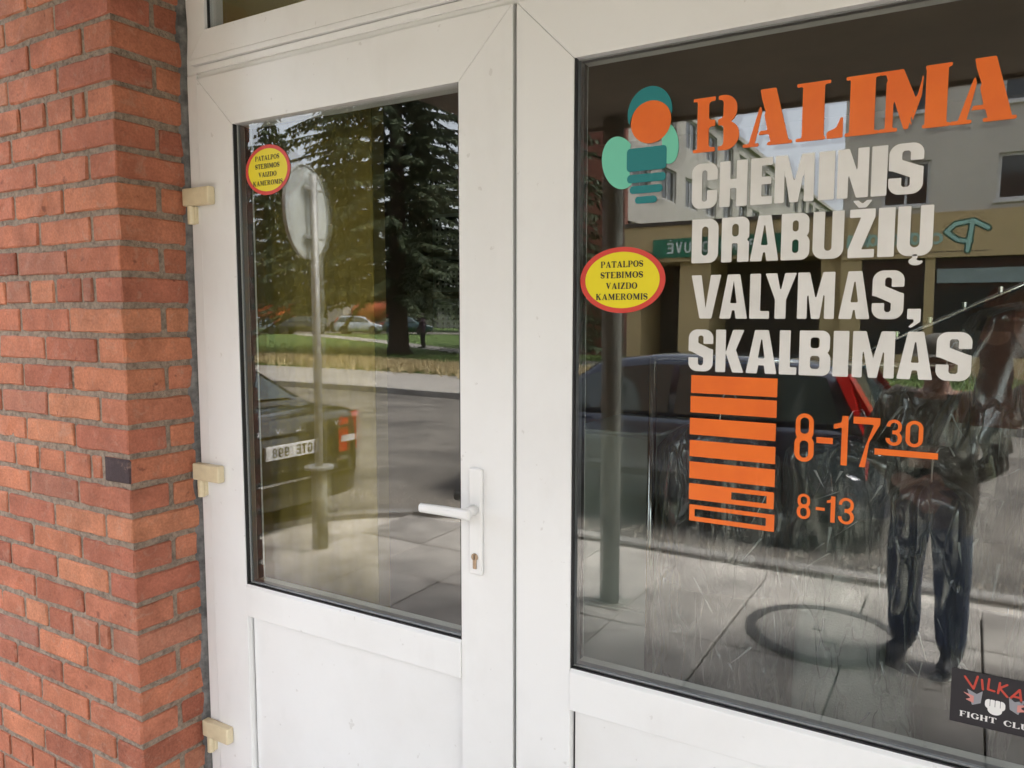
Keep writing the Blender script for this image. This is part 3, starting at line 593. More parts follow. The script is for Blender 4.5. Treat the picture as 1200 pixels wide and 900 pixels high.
pane_box('glass_pane', tr, -1.81, .60, 2.47, 2.74, YF + .014, .004, glassO); pane_box('inner_pane', tr, -1.81, .60, 2.47, 2.74, YF + .036, .004, glassI)
ring_box('gasket', tr, -1.804, .5935, 2.4763, 2.7335, .0085, YF + .0075, YF + .0135, rubber)
step = MB().box(-1.9, .62, -.05, .9, 1.60, .198).build('doorstep', kerb_m, bevel=.01); step['kind'] = 'structure'
# wall to the right of the shop front and above it
rw = empty('plaster_wall', (2.5, 1.5, 0), 'plain wall beside and above the shop front', 'wall')
MB().box(.68, 1.30, -.1, 6, 1.9, 2.82).build('wall_right', WH, rw)

# ------------------------------------------------------------------ canopy above the entrance and its column
cn = empty('canopy', (.8, 0, 2.82), 'brown entrance canopy above the shop door', 'canopy')
MB().box(-2.5, -1.42, 2.82, 5.5, 1.9, 2.90).build('soffit', soff_m, cn)
MB().box(-2.52, -1.45, 2.80, 5.5, -1.4205, 3.05).build('fascia', soff_m, cn)
MB().box(-2.52, -1.42, 2.9005, 5.5, 1.9, 3.05).build('roof_slab', kerb_m, cn)
MB().box(-6, 1.32, 2.8215, -2.5205, 1.9, 9).build('upper_wall', brick_m, rw)
MB().box(-2.5195, 1.40, 3.0515, 6, 1.9, 9).build('upper_wall', brick_m, rw)
cp = empty('canopy_column', (-1.78, -1.26, 0), 'weathered grey canopy column at the pavement edge', 'column')
MB().tube([(-1.78, -1.26, .012), (-1.78, -1.26, 2.805)], .058, 16).build('shaft', conc_post, cp, smooth=True)
MB().box(-1.88, -1.36, .004, -1.68, -1.16, .013).build('base_plate', conc_post, cp, bevel=.002)

# ------------------------------------------------------------------ lettering and stickers on the glass
YL = YF + .0127                      # vinyl sits just in front of the outer pane
def line(label, spec, z0, h, G, material, group=None, t=.2):
    root = empty('window_lettering', (spec[0][1], YL, z0), label, 'lettering', 'vinyl lettering on the shop window')
    for ch, xa, xb in spec:
        wd = (xb - xa) / h
        base, marks = {'Ž': ('Z', ['caron']), 'Ų': ('U', ['ogonek'])}.get(ch, (ch, []))
        o = shape_obj('letter', G(base, wd, t), (-.06, wd + .06, -.22, 1.06), .024, lambda u, v: (xa + u, YL, z0 + v), material, root, scale=(h, h))
        for mk in marks: shape_obj('diacritic', G(mk, wd, t), (-.06, wd + .06, -.25, 1.25), .024, lambda u, v: (xa + u, YL, z0 + v), material, o, scale=(h, h))
    return root
line('orange stencil lettering BALIMA at the top of the window', [('B', -.459, -.374), ('A', -.367, -.282), ('L', -.276, -.200), ('I', -.197, -.145), ('M', -.145, -.042), ('A', -.042, .047)], 2.018, .098, G_stencil, vin_or)
line('white lettering CHEMINIS under the orange shop name', [('C', -.459, -.411), ('H', -.407, -.357), ('E', -.351, -.313), ('M', -.309, -.243), ('I', -.236, -.210), ('N', -.206, -.157), ('I', -.153, -.129), ('S', -.127, -.076)], 1.9155, .082, G_impact, vin_wh, t=.235)
line('white lettering DRABUŽIŲ with a caron and an ogonek', [('D', -.457, -.407), ('R', -.401, -.351), ('A', -.349, -.299), ('B', -.295, -.247), ('U', -.242, -.192), ('Ž', -.185, -.144), ('I', -.139, -.114), ('Ų', -.110, -.058)], 1.815, .081, G_impact, vin_wh, t=.235)
line('white lettering VALYMAS ending in a comma', [('V', -.456, -.400), ('A', -.402, -.351), ('L', -.347, -.312), ('Y', -.320, -.266), ('M', -.264, -.203), ('A', -.196, -.147), ('S', -.144, -.096), (',', -.090, -.070)], 1.7115, .081, G_impact, vin_wh, t=.235)
line('white lettering SKALBIMAS, the lowest word line', [('S', -.459, -.412), ('K', -.407, -.355), ('A', -.351, -.296), ('L', -.292, -.262), ('B', -.258, -.206), ('I', -.202, -.177), ('M', -.171, -.106), ('A', -.102, -.049), ('S', -.045, .005)], 1.612, .079, G_impact, vin_wh, t=.235)
bars = empty('opening_days_bars', (-.372, YL, 1.32), 'stack of seven orange bars, the lowest two hollow', 'lettering', 'vinyl lettering on the shop window')
pl = lambda u, v: (u, YL, v)
for i, (za, zb, xl, xr) in enumerate(((1.570, 1.604, -.4525, -.2935), (1.5325, 1.564, -.453, -.2935), (1.490, 1.522, -.4535, -.2940), (1.4475, 1.479, -.453, -.2935), (1.405, 1.4375, -.4525, -.293))):
    MB().box(xl, YL, za, xr, YL + .0004, zb).build('bar', vin_or, bars)
shape_obj('bar', [('+b', -.4525, 1.3635, -.2935, 1.395), ('-b', -.371, 1.3725, -.3065, 1.3865)], (-.4555, -.2905, 1.361, 1.398), .0015, pl, vin_or, bars, label='orange bar with a hollow right half')
shape_obj('bar', [('+b', -.451, 1.3215, -.2915, 1.3535), ('-b', -.4405, 1.3305, -.3065, 1.3455)], (-.4545, -.2885, 1.319, 1.356), .0015, pl, vin_or, bars, label='orange bar drawn as an outline')
def digits(label, spec, hyph, und=None):
    root = empty('opening_hours', (spec[0][1], YL, spec[0][3]), label, 'lettering', 'vinyl lettering on the shop window')
    for ch, xa, xb, za, zb, t in spec:
        h = zb - za; wd = (xb - xa) / h
        shape_obj('digit' if ch != '-' else 'dash', G_digit(ch, wd, t), (-.06, wd + .06, -.06, 1.06), .022, lambda u, v: (xa + u, YL, za + v), vin_or, root, scale=(h, h))
    if und: MB().box(und[0], YL, und[1], und[2], YL + .0004, und[3]).build('underline', vin_or, root)
digits('orange opening hours 8-17 30 beside the bars', [('8', -.261, -.228, 1.457, 1.544, .105), ('-', -.224, -.197, 1.455, 1.545, .1), ('1', -.196, -.173, 1.457, 1.544, .105), ('7', -.165, -.123, 1.457, 1.544, .10), ('3', -.114, -.089, 1.4985, 1.543, .15), ('0', -.084, -.058, 1.4985, 1.543, .15)], None, (-.130, 1.481, -.035, 1.4915))
digits('small orange opening hours 8-13 below the longer hours', [('8', -.253, -.230, 1.353, 1.399, .13), ('-', -.221, -.206, 1.353, 1.399, .1), ('1', -.203, -.189, 1.353, 1.400, .14), ('3', -.184, -.158, 1.353, 1.400, .13)], None)
def sticker(label, cx, cz, rx, rz, lines, th, rot=0):
    root = empty('oval_sticker', (cx, YL, cz - rz), label, 'sticker', 'yellow camera notice stickers')
    shape_obj('red_rim', [('+e', cx, cz, rx, rz), ('-e', cx, cz, rx * .875, rz * .855)], (cx - rx - .003, cx + rx + .003, cz - rz - .003, cz + rz + .003), .003, pl, stk_red, root)
    shape_obj('yellow_field', [('+e', cx, cz, rx * .873, rz * .852)], (cx - rx, cx + rx, cz - rz, cz + rz), .004, pl, stk_yel, root)
    for tx, dz, wd in lines: serif_text(root, tx, cx + .0, cz + dz, th, wd, YL - .0008, ink)
L4 = ['PATALPOS', 'STEBIMOS', 'VAIZDO', 'KAMEROMIS']
sticker('yellow oval camera notice sticker beside the white lettering', -.598, 1.787, .0905, .065, [(L4[0], .025, .090), (L4[1], .004, .090), (L4[2], -.0175, .067), (L4[3], -.039, .110)], .0125)
sticker('round yellow camera notice sticker on the entrance door glass', -1.591, 2.094, .083, .064, [(L4[0], .025, .090), (L4[1], .004, .090), (L4[2], -.0175, .067), (L4[3], -.039, .110)], .0125)
pl_keep = pl; pl = lambda u, v: (-.553 + (u + .553) * 1.12, YL, 2.042 + (v - 2.042) * 1.22)
em = empty('window_emblem', (-.55, YL, 1.93), 'teal, orange and mint emblem sticker left of the shop name', 'sticker')
shape_obj('mint_oval', [('+e', -.600, 2.020, .032, .043, .35), ('-e', -.552, 2.02, .03, .06)], (-.65, -.55, 1.96, 2.08), .002, pl, vin_mint, em)
shape_obj('mint_oval', [('+e', -.513, 2.042, .019, .032, .2), ('-e', -.548, 2.03, .026, .06)], (-.55, -.48, 2.0, 2.085), .002, pl, vin_mint, em)
shape_obj('orange_disc', [('+e', -.543, 2.078, .036, .033)], (-.59, -.50, 2.04, 2.12), .002, lambda u, v: (pl(u, v)[0], YL - .0012, pl(u, v)[2]), vin_or, em)
shape_obj('teal_arc', [('+e', -.545, 2.092, .040, .040), ('-e', -.543, 2.075, .038, .035), ('-b', -.6, 2.0, -.48, 2.075)], (-.595, -.495, 2.07, 2.14), .002, lambda u, v: (pl(u, v)[0], YL - .0018, pl(u, v)[2]), vin_teal, em)
for k, (hw, z0, z1) in enumerate(((.036, 2.004, 2.040), (.035, 1.986, 1.999), (.030, 1.969, 1.981), (.020, 1.953, 1.964))):
    shape_obj('teal_band', [('+b', -.550 - hw, z0, -.550 + hw, z1, .006)], (-.60, -.50, z0 - .002, z1 + .002), .002, lambda u, v: (pl(u, v)[0], YL - .0006, pl(u, v)[2]), vin_teal, em)
pl = pl_keep
pk = mat('poster_black', (.012, .010, .014), rough=.35); pr = mat('poster_red', (.45, .05, .03), rough=.4); pwh = mat('poster_white', (.7, .68, .66), rough=.4); pg = mat('poster_grey', (.25, .25, .27), rough=.4); ppk = mat('poster_pink', (.55, .22, .19), rough=.4)
po = empty('black_poster', (.09, YL, 1.043), 'black sticker with red jagged VILKAI lettering in the lower window corner', 'sticker')
YP = YF + .0450
YP = YL; q = lambda u, v: (u, YL - .0006, v)
MB().box(.001, YL, 1.043, .181, YL + .0006, 1.1345).build('sheet', pk, po)
for nm, segs in (('V', [(.020, 1.124, .033, 1.106), (.033, 1.106, .038, 1.128)]), ('I', [(.044, 1.124, .046, 1.108)]), ('L', [(.054, 1.128, .053, 1.110), (.053, 1.110, .062, 1.109)]), ('K', [(.069, 1.125, .067, 1.107), (.079, 1.124, .069, 1.116), (.069, 1.116, .080, 1.104)]), ('A', [(.084, 1.103, .096, 1.120), (.096, 1.120, .099, 1.100), (.087, 1.107, .098, 1.107)]), ('I', [(.107, 1.114, .108, 1.098)])):
    shape_obj('letter', [('+s', *s, .0032) for s in segs], (.01, .12, 1.09, 1.135), .0012, q, pr, po)
shape_obj('fist', [('+b', .050, 1.078, .078, 1.094, .006), ('+e', .064, 1.077, .010, .008), ('-b', .0565, 1.082, .0575, 1.097), ('-b', .0635, 1.082, .0645, 1.097), ('-b', .0705, 1.082, .0715, 1.097)], (.045, .085, 1.065, 1.1), .001, q, pwh, po)
for s in (-1, 1):
    f = lambda x: .064 + s * x
    shape_obj('wolf_head', [('+p', [(f(.040), 1.104), (f(.026), 1.098), (f(.018), 1.105), (f(.020), 1.084), (f(.032), 1.078)])], (.015, .115, 1.07, 1.11), .001, q, pg, po)
    shape_obj('muzzle', [('+p', [(f(.046), 1.098), (f(.030), 1.094), (f(.030), 1.082), (f(.042), 1.086), (f(.034), 1.090)])], (.01, .12, 1.07, 1.11), .001, lambda u, v: (u, YL - .0011, v), ppk, po)
serif_text(po, 'FIGHT', .041, 1.055, .0095, .052, 0, pwh, place=lambda u, v: (u, YL - .0006, v))
serif_text(po, 'CLUB', .100, 1.055, .0095, .046, 0, pwh, place=lambda u, v: (u, YL - .0006, v))

# ------------------------------------------------------------------ the room behind the glass
yel = mat('ochre_wall_paint', (.50, .40, .15), (.44, .35, .13), scale=2, rough=.7)
dkw = mat('brown_room_paint', (.34, .265, .18), (.28, .22, .15), scale=1.5, rough=.8)
lino = mat('grey_linoleum', (.19, .185, .18), (.15, .145, .14), scale=3, rough=.55)
def struct(name, b, m): o = b.build(name, m); o['kind'] = 'structure'; return o
struct('interior_floor', MB().box(-4.6, 1.602, .10, 3.4, 6.0, .20), lino)
struct('interior_ceiling', MB().box(-4.6, 1.92, 2.78, 3.4, 6.0, 2.815), dkw)
struct('interior_side_wall', MB().box(-2.12, 1.905, .2, -1.935, 2.31, 2.78), yel)
struct('interior_reveal', MB().box(-1.9032, 1.52, .2, -1.885, 1.9, 2.78), yel)
ochp = mat('olive_curtain_cloth', (.25, .185, .032), (.21, .155, .027), scale=6, rough=.9)
cu = empty('door_curtain', (-1.63, 1.60, .25), 'flat olive yellow curtain behind the left half of the entrance door glass', 'curtain')
b = MB(); rs = []
for i in range(41):
    u = i / 40; rs.append([(-1.885 + u * .513, 1.585 + .004 * math.sin(u * 40), z) for z in (.26, 1.3, 2.40)] + [(-1.885 + u * .513, 1.589 + .004 * math.sin(u * 40), z) for z in (2.40, 1.3, .26)])
b.rings(rs).build('curtain_cloth', ochp, cu, smooth=True)
MB().tube([(-1.884, 1.587, 2.41), (-1.36, 1.587, 2.41)], .007, 8).build('curtain_rod', rubber, cu)
struct('interior_back_wall', MB().box(-4.6, 4.55, .2, 3.4, 4.7, 2.78), dkw)
struct('interior_left_wall', MB().box(-4.75, 1.92, .2, -4.605, 4.7, 2.78), dkw)
struct('interior_right_wall', MB().box(3.41, 1.92, .2, 3.55, 4.7, 2.78), dkw)
struct('interior_front_wall', MB().box(-4.6, 1.905, .2, -2.125, 1.99, 2.78), dkw)
paper = mat('calendar_paper', (.55, .55, .5), (.5, .5, .46), scale=5, rough=.7)
cal = empty('wall_calendar', (-3.2, 4.54, 1.8), 'three-sheet wall calendar hanging on the back wall of the room', 'calendar')
for k, z in enumerate((2.18, 1.88, 1.58)):
    s_ = MB().box(-3.36, 4.538, z, -2.98, 4.549, z + .25).build('calendar_sheet', paper, cal)
    b = MB()
    for i in range(7):
        for j in range(5): b.box(-3.33 + i * .048, 4.535, z + .03 + j * .034, -3.31 + i * .048, 4.5375, z + .047 + j * .034)
    b.box(-3.33, 4.535, z + .205, -3.1, 4.5375, z + .225); b.build('printed_dates', ink, s_)
cabm = mat('pale_cabinet', (.50, .55, .50), (.45, .50, .46), scale=2, rough=.45)
cab = empty('pale_cabinet', (-.97, 2.35, .2), 'pale green grey cabinet standing inside behind the glass', 'cabinet')
MB().box(-1.14, 2.30, .22, -.83, 2.75, 1.34).build('carcass', cabm, cab, bevel=.004)
MB().box(-1.13, 2.282, .26, -.84, 2.2985, .76).build('cabinet_door', cabm, cab, bevel=.004); MB().box(-1.13, 2.282, .77, -.84, 2.2985, 1.33).build('cabinet_door', cabm, cab, bevel=.004)
film = film_mat('plastic_film')
def fold_mat():
    m = bpy.data.materials.new('film_fold'); m.use_nodes = True; t = m.node_tree; t.nodes.clear(); L = t.links.new; N = t.nodes.new
    o = N('ShaderNodeOutputMaterial'); tr_ = N('ShaderNodeBsdfTransparent'); p = N('ShaderNodeBsdfPrincipled'); p.inputs['Base Color'].default_value = (.8, .82, .82, 1); p.inputs['Roughness'].default_value = .25
    x = N('ShaderNodeMixShader'); x.inputs[0].default_value = .42; L(tr_.outputs[0], x.inputs[1]); L(p.outputs[0], x.inputs[2]); L(x.outputs[0], o.inputs[0]); return m
foldm = fold_mat()
hang_m = mat('hanger_wire', (.45, .45, .45), rough=.3, metal=.9)
def garment(name, label, cat, x, y, zt, zb, wd, dp, colr, seed, film_drop=.22, group='clothes in plastic covers behind the glass', rz=0.0, flare=1.1):
    rgn = random.Random(seed); root = empty(name, (x, y, zb), label, cat, group)
    cm = mat(name + '_cloth', colr, tuple(c * .75 for c in colr), scale=12, rough=.85, bump=.002, bscale=200)
    def rings(grow, zlo, amp, nfold, ph, wr):
        rs = []; nz = 26
        for i in range(nz):
            u = i / (nz - 1); z = zt + grow * .6 - u * (zt + grow * .6 - zlo)
            k = min(1, (.22 + .78 * min(1, u / .1) ** .6)); fl = 1 + (flare - 1) * u
            ring = []
            for j in range(40):
                a = j / 40 * 2 * math.pi; fo = 1 + amp * math.sin(a * nfold + ph + 1.5 * u) * (.3 + u) + wr * noise.noise((math.cos(a) * 3 + seed, math.sin(a) * 3, z * 7))
                lx, ly = (wd / 2 + grow) * k * fl * math.cos(a) * fo, (dp / 2 + grow) * (.5 + .5 * k) * math.sin(a) * fo
                ring.append((x + lx * math.cos(rz) - ly * math.sin(rz), y + lx * math.sin(rz) + ly * math.cos(rz), z))
            rs.append(ring)
        return rs
    MB().rings(rings(0, zb, .05, 7, rgn.uniform(0, 6), .08)).build('cloth', cm, root, smooth=True)
    f = MB().rings(rings(.022, zb - film_drop, .04, 5, rgn.uniform(0, 6), .22), cap=False).build('plastic_cover', film, root, smooth=True)
    fb_ = MB()
    for q in range(11):      # sharp folds of doubled film, whitened to stand in for crease highlights
        a = rgn.uniform(-2.9, -.25); z0 = rgn.uniform(zb - film_drop + .03, zt - .05); da = rgn.gauss(0, .3); dz = rgn.uniform(-.10, -.02); wv = rgn.uniform(.0012, .0045); rows = []
        for i in range(6):
            u = i / 5; aa = a + da * u; zz = max(z0 + dz * u, zb - film_drop + .005); fl = 1 + (flare - 1) * (zt - zz) / max(.05, zt - zb)
            lx, ly = (wd / 2 + .03) * fl * math.cos(aa), (dp / 2 + .034) * math.sin(aa)
            c = Vector((x + lx * math.cos(rz) - ly * math.sin(rz), y + lx * math.sin(rz) + ly * math.cos(rz), zz)); w_ = wv * (1.02 - u)
            rows.append([c + Vector((-w_, 0, 0)), c + Vector((0, -w_ * 1.5 - .0005, w_ * .4)), c + Vector((w_, 0, 0))])
        fb_.rings(rows, cap=False, closed=True)
    fb_.build('film_fold_glints', foldm, f)['kind'] = 'stuff'
    MB().tube([(x, y, zt - .01), (x, y, zt + .05), (x + .012, y, zt + .075), (x + .03, y, zt + .08), (x + .04, y, zt + .06)], .002, 6).build('hanger_hook', hang_m, root)
    return root
garment('covered_coat', 'dark grey coat in crinkled plastic behind the orange bars', 'coat', -.525, 1.90, 1.45, 1.03, .24, .13, (.035, .033, .036), 1, .30)
garment('covered_jacket', 'dark green jacket in plastic below the small opening hours', 'jacket', -.235, 1.93, 1.42, 1.12, .22, .12, (.03, .045, .035), 2, .06)
garment('covered_gown', 'pale grey gown in plastic hanging low under the opening hours', 'gown', -.22, 2.06, 1.30, .62, .25, .12, (.72, .74, .66), 3, .10)
garment('covered_trousers', 'navy trousers in glossy plastic below the longer opening hours', 'trousers', -.055, 1.86, 1.36, .94, .13, .09, (.016, .020, .050), 4, .05)
garment('covered_blazer', 'brown grey blazer in plastic behind the longer opening hours', 'blazer', -.04, 1.99, 1.58, 1.22, .24, .13, (.055, .045, .04), 5, .12)
garment('covered_dress', 'rust brown dress in plastic at the right window edge', 'dress', .17, 1.80, 1.74, 1.50, .26, .12, (.16, .05, .028), 6, .05, flare=1.4)
garment('covered_suit', 'black suit in plastic at the right edge behind the poster', 'suit', .24, 1.95, 1.55, .85, .22, .12, (.012, .014, .024), 7, .1)
rk = empty('clothes_rack', (-.1, 1.95, .2), 'chrome clothes rack with a sloping pegged arm', 'rack')
chrome = mat('chrome', (.6, .6, .6), rough=.12, metal=1)
MB().tube([(-.30, 1.90, 1.585), (.30, 1.90, 1.885)], .006, 10).build('sloping_arm', chrome, rk, smooth=True)
for k in range(9):
    u = .06 + k * .105; MB().disc((-.30 + .6 * u, 1.893, 1.595 + .3 * u), (0, 0, 1), .006, .012, 10).build('peg', chrome, rk)
MB().tube([(.30, 1.90, .2), (.30, 1.90, 1.92)], .012, 12).build('upright', chrome, rk, smooth=True)
MB().tube([(-.75, 2.03, 1.60), (.45, 2.03, 1.60)], .01, 10).build('cross_rail', chrome, rk, smooth=True)
MB().tube([(-.75, 2.03, .2), (-.75, 2.03, 1.60)], .012, 12).build('upright', chrome, rk, smooth=True)

# ------------------------------------------------------------------ street things that the panes mirror
rs_ = empty('road_sign', (-4.035, -1.17, 0), 'round road sign seen from its grey back on a thin post', 'road sign')
MB().tube([(-4.035, -1.17, .0), (-4.035, -1.17, 2.70)], .03, 14).build('post', galv, rs_, smooth=True)
MB().tube([(-4.035, -1.17, .0), (-4.035, -1.17, .60)], .056, 16).build('post_sleeve', conc_post, rs_, smooth=True)
MB().disc((-4.035, -1.17, .61), (0, 0, 1), .105, .02, 20).build('collar', galv, rs_)
ax = Vector((.88, -.30, 0)).normalized()
dc = Vector((-4.035, -1.17, 2.44)) - ax * .06
dsk = MB().disc(dc, ax, .325, .012, 48).build('sign_disc', sign_back, rs_)
rmb = MB(); n_ = 48; pv = Vector((-ax.y, ax.x, 0))
rmb.rings([[dc + ax * h_ + (pv * math.cos(k * 2 * math.pi / n_) + Vector((0, 0, 1)) * math.sin(k * 2 * math.pi / n_)) * r_ for k in range(n_)] for r_, h_ in ((.325, -.008), (.331, -.008), (.331, .016), (.325, .016))], cap=False)
rmb.build('rim', sign_back, dsk)
for z in (2.60, 2.26):
    c = dc + ax * .035; b = MB(); b.tube([c - pv * .10 + Vector((0, 0, z - 2.44)), c + pv * .10 + Vector((0, 0, z - 2.44))], .018, 6)
    b.tube([c - pv * .10 + Vector((0, 0, z - 2.44)), c - pv * .10 + ax * .05 + Vector((0, 0, z - 2.44))], .012, 6)
    b.build('clamp', galv, rs_)
mh = empty('manhole_cover', (-.60, -1.42, 0), 'round iron manhole cover in the pavement', 'manhole')
iron = mat('cast_iron', (.10, .095, .09), (.06, .058, .055), scale=9, rough=.7, bump=.004, bscale=50)
b = MB(); rr = [(.40, .004), (.40, .014), (.345, .016), (.345, .006)]
b.rings([[(-.60 + r * math.cos(k * math.pi / 24), -1.42 + r * math.sin(k * math.pi / 24), z) for k in range(48)] for r, z in rr], cap=False).build('ring', iron, mh)
MB().disc((-.60, -1.42, .007), (0, 0, 1), .335, .012, 48).build('lid', mat('lid_concrete', (.30, .285, .26), (.22, .21, .19), scale=6, rough=.85, bump=.003, bscale=40), mh)
MB().box(-.66, -1.45, .0125, -.60, -1.43, .018).build('lifting_eye', iron, mh); MB().box(-.58, -1.30, .0125, -.52, -1.28, .018).build('lifting_eye', iron, mh)

# ---- cars: local x runs from the rear bumper forward, z up from the road
tyre = mat('tyre_rubber', (.02, .02, .02), rough=.8); rimm = mat('alloy_rim', (.42, .43, .44), rough=.35, metal=.7)
cglass = mat('car_glass', (.03, .045, .045), rough=.04, spec=1.0); redl = mat('red_lamp', (.45, .012, .012), rough=.12, coat=1); clearl = mat('clear_lamp', (.55, .55, .55), rough=.1, coat=1)
platem = mat('plate_white', (.72, .72, .70), rough=.4); blk = mat('black_trim', (.02, .02, .022), rough=.5); blue = mat('plate_blue', (.02, .06, .30), rough=.4)
def lerp(tab, x):
    for (a, va), (b_, vb) in zip(tab[:-1], tab[1:]):
        if x <= b_: u = max(0, (x - a) / (b_ - a)); u = u * u * (3 - 2 * u) if False else u; return va + (vb - va) * u
    return tab[-1][1]
def car(name, label, paint, kind, L, group, detail=False, plate=None, script=None):
    root = empty(name, (0, 0, 0), label, 'car', group); k = L / 4.8
    pm = mat(name + '_paint', paint, rough=.22, metal=.35, coat=1.0, spec=.5)
    W = .91 if L > 4.4 else .87
    if kind == 'sedan':
        belt = [(0, .98), (.12 * k, 1.02), (.9 * k, 1.03), (3.3 * k, .98), (3.6 * k, .95), (4.6 * k, .76), (4.8 * k, .62)]
        roof = [(.62 * k, 1.02), (1.45 * k, 1.40), (1.9 * k, 1.46), (2.5 * k, 1.47), (2.9 * k, 1.41), (3.62 * k, .95)]
    else:
        belt = [(0, .90), (.1 * k, .97), (3.3 * k, .96), (3.6 * k, .94), (4.6 * k, .76), (4.8 * k, .62)]
        roof = [(.12 * k, .97), (.52 * k, 1.42), (1.0 * k, 1.47), (2.2 * k, 1.49), (2.85 * k, 1.42), (3.62 * k, .94)]
    hwt = [(0, .80), (.1 * k, .93), (.5 * k, .99), (1.2 * k, 1.0), (3.4 * k, 1.0), (4.2 * k, .97), (4.6 * k, .86), (4.8 * k, .66)]
    bot = [(0, .36), (.25 * k, .25), (.6 * k, .2), (4.3 * k, .2), (4.8 * k, .28)]
    xs = sorted(set([0, .03 * k, .08 * k, .15 * k] + [q * k for q in (.3, .5, .7, .95, 1.2, 1.6, 2, 2.4, 2.8, 3.2, 3.5, 3.65, 3.9, 4.2, 4.45, 4.6, 4.7, 4.77, 4.8)]))
    rs = []
    for x in xs:
        h = W * lerp(hwt, x); zb, zt = lerp(bot, x), lerp(belt, x); tuck = .94 if 0.3 < x < L - .3 else .9
        half = [(h * .86, zb), (h * .97, zb + .09), (h, zb + (zt - zb) * .38), (h * .985, zb + (zt - zb) * .62), (h * .965, zt - .075), (h * .93, zt - .02), (h * .84, zt), (h * .4, zt + .018)]
        rs.append([(x, y, z) for y, z in half] + [(x, -y, z) for y, z in half[::-1]])
    body = MB().rings(rs).build('body', pm, root, smooth=True)
    # greenhouse
    gx = [q for q in sorted(set([roof[0][0], roof[-1][0]] + [roof[0][0] + (roof[-1][0] - roof[0][0]) * i / 18 for i in range(19)]))]
    def gh(x, z):     # half width of the cabin at height z
        zt = 1.45; u = min(1, max(0, (z - .95) / (zt - .95))); return W * lerp(hwt, max(x, .5)) * (.925 - .20 * u)
    rs = []
    for x in gx:
        zr = lerp(roof, x); zb = lerp(belt, x) - .03; zm = max(zb + .002, zr - .05)
        half = [(gh(x, zb), zb), (gh(x, zm), zm), (gh(x, zm) * .93, max(zb + .004, zr - .012)), (gh(x, zm) * .5, max(zb + .006, zr))]
        rs.append([(x, y, z) for y, z in half] + [(x, -y, z) for y, z in half[::-1]])
    MB().rings(rs).build('cabin', pm, root, smooth=True)
    def side_win(pts, nm='side_window'):
        for s in (-1, 1):
            b = MB(); b.add([(x, s * (gh(x, z) + .008), z) for x, z in pts], [tuple(range(len(pts)))]); b.add([(x, s * (gh(x, z) - .004), z) for x, z in pts], [tuple(range(len(pts)))[::-1]])
            b.build(nm, cglass, root)
    zt = lambda x: lerp(roof, x) - .085; zb_ = lambda x: lerp(belt, x) + .03
    if kind == 'sedan': cuts = [(1.02, 1.30, 1.62), (1.68, None, 2.42), (2.50, None, 3.38)]
    else: cuts = [(.42, .58, 1.05), (1.12, None, 1.95), (2.02, None, 3.38)]
    for a, a2, c in cuts:
        a, c = a * k, c * k
        lo = [(a, zb_(a))] + [(a + (c - a) * i / 4, zb_(a + (c - a) * i / 4)) for i in range(1, 5)]
        st = a if a2 is None else a2 * k
        hi = [(st + (c - st) * i / 6, max(zb_(st + (c - st) * i / 6) + .004, zt(st + (c - st) * i / 6))) for i in range(7)]
        side_win(lo + hi[::-1])
    # front and rear screens follow the slope of the roof line
    def screen(nm, xa, xb, inset):
        pts = []; 
        for i in range(6):
            x = xa + (xb - xa) * i / 5; z = lerp(roof, x); h = gh(x, z) * inset; d = .012
            pts.append([(x + (-d if xb > xa else d), -h + .04, z + .004), (x + (-d if xb > xa else d) * 1.6, -h * .5, z + .012), (x + (-d if xb > xa else d) * 1.6, h * .5, z + .012), (x + (-d if xb > xa else d), h - .04, z + .004)])
        b = MB(); b.rings(pts, cap=False, closed=False); b.build(nm, cglass, root, smooth=True)
    if kind == 'sedan': screen('rear_screen', .74 * k, 1.38 * k, .90)
    else: screen('rear_screen', .19 * k, .48 * k, .90)
    screen('windscreen', 3.5 * k, 2.93 * k, .92)
    for x in (.98 * k, 3.78 * k):
        for s in (-1, 1):
            y = s * (W - .10)
            wh = MB().disc((x, y, .315), (0, 1, 0), .315, .21, 28).build('wheel', tyre, root, bevel=.03)
            MB().disc((x, y + s * .10, .315), (0, 1, 0), .205, .02, 20).build('rim', rimm, wh)
            MB().disc((x, y + s * .065, .33), (0, 1, 0), .365, .14, 28).build('wheel_arch', blk, root)
    for s in (-1, 1):
        if kind == 'sedan': pts = [(.02, .66), (.06, .66), (.34, .72), (.40, .96), (.10, .985), (.015, .95)]
        else: pts = [(.03, .60), (.20, .60), (.24, .95), (.50, 1.36), (.40, 1.38), (.09, .96)]
        b = MB(); hw = lambda x, z: (W * lerp(hwt, x * k) * (.985 if z < .97 else .985 - (z - .97) * .40))
        b.rings([[(x * k - .004, s * (hw(x, z) + .012), z) for x, z in pts], [(-.014 + (.12 if kind == 'sedan' else 1.0) * x * k, s * (hw(x, z) * (.70 if kind == 'sedan' else .84)), z) for x, z in pts]])
        lamp = b.build('tail_lamp', redl, root)
        MB().box(-.012, s * W * .60, .745, .02, s * W * .775, .80).build('reversing_lamp', clearl, lamp)
        MB().rings([[(L - .32, s * W * .86, .60), (L - .32, s * W * .86, .72), (L - .06, s * W * .62, .70), (L - .05, s * W * .62, .60)], [(L - .40, s * W * .5, .60), (L - .40, s * W * .5, .745), (L - .02, s * W * .42, .69), (L - .01, s * W * .42, .60)]]).build('headlight', clearl, root)
        MB().box(2.98 * k, s * (W + .02), 1.0, 3.12 * k, s * (W + .16), 1.11).build('door_mirror', pm, root, bevel=.03, seg=2)
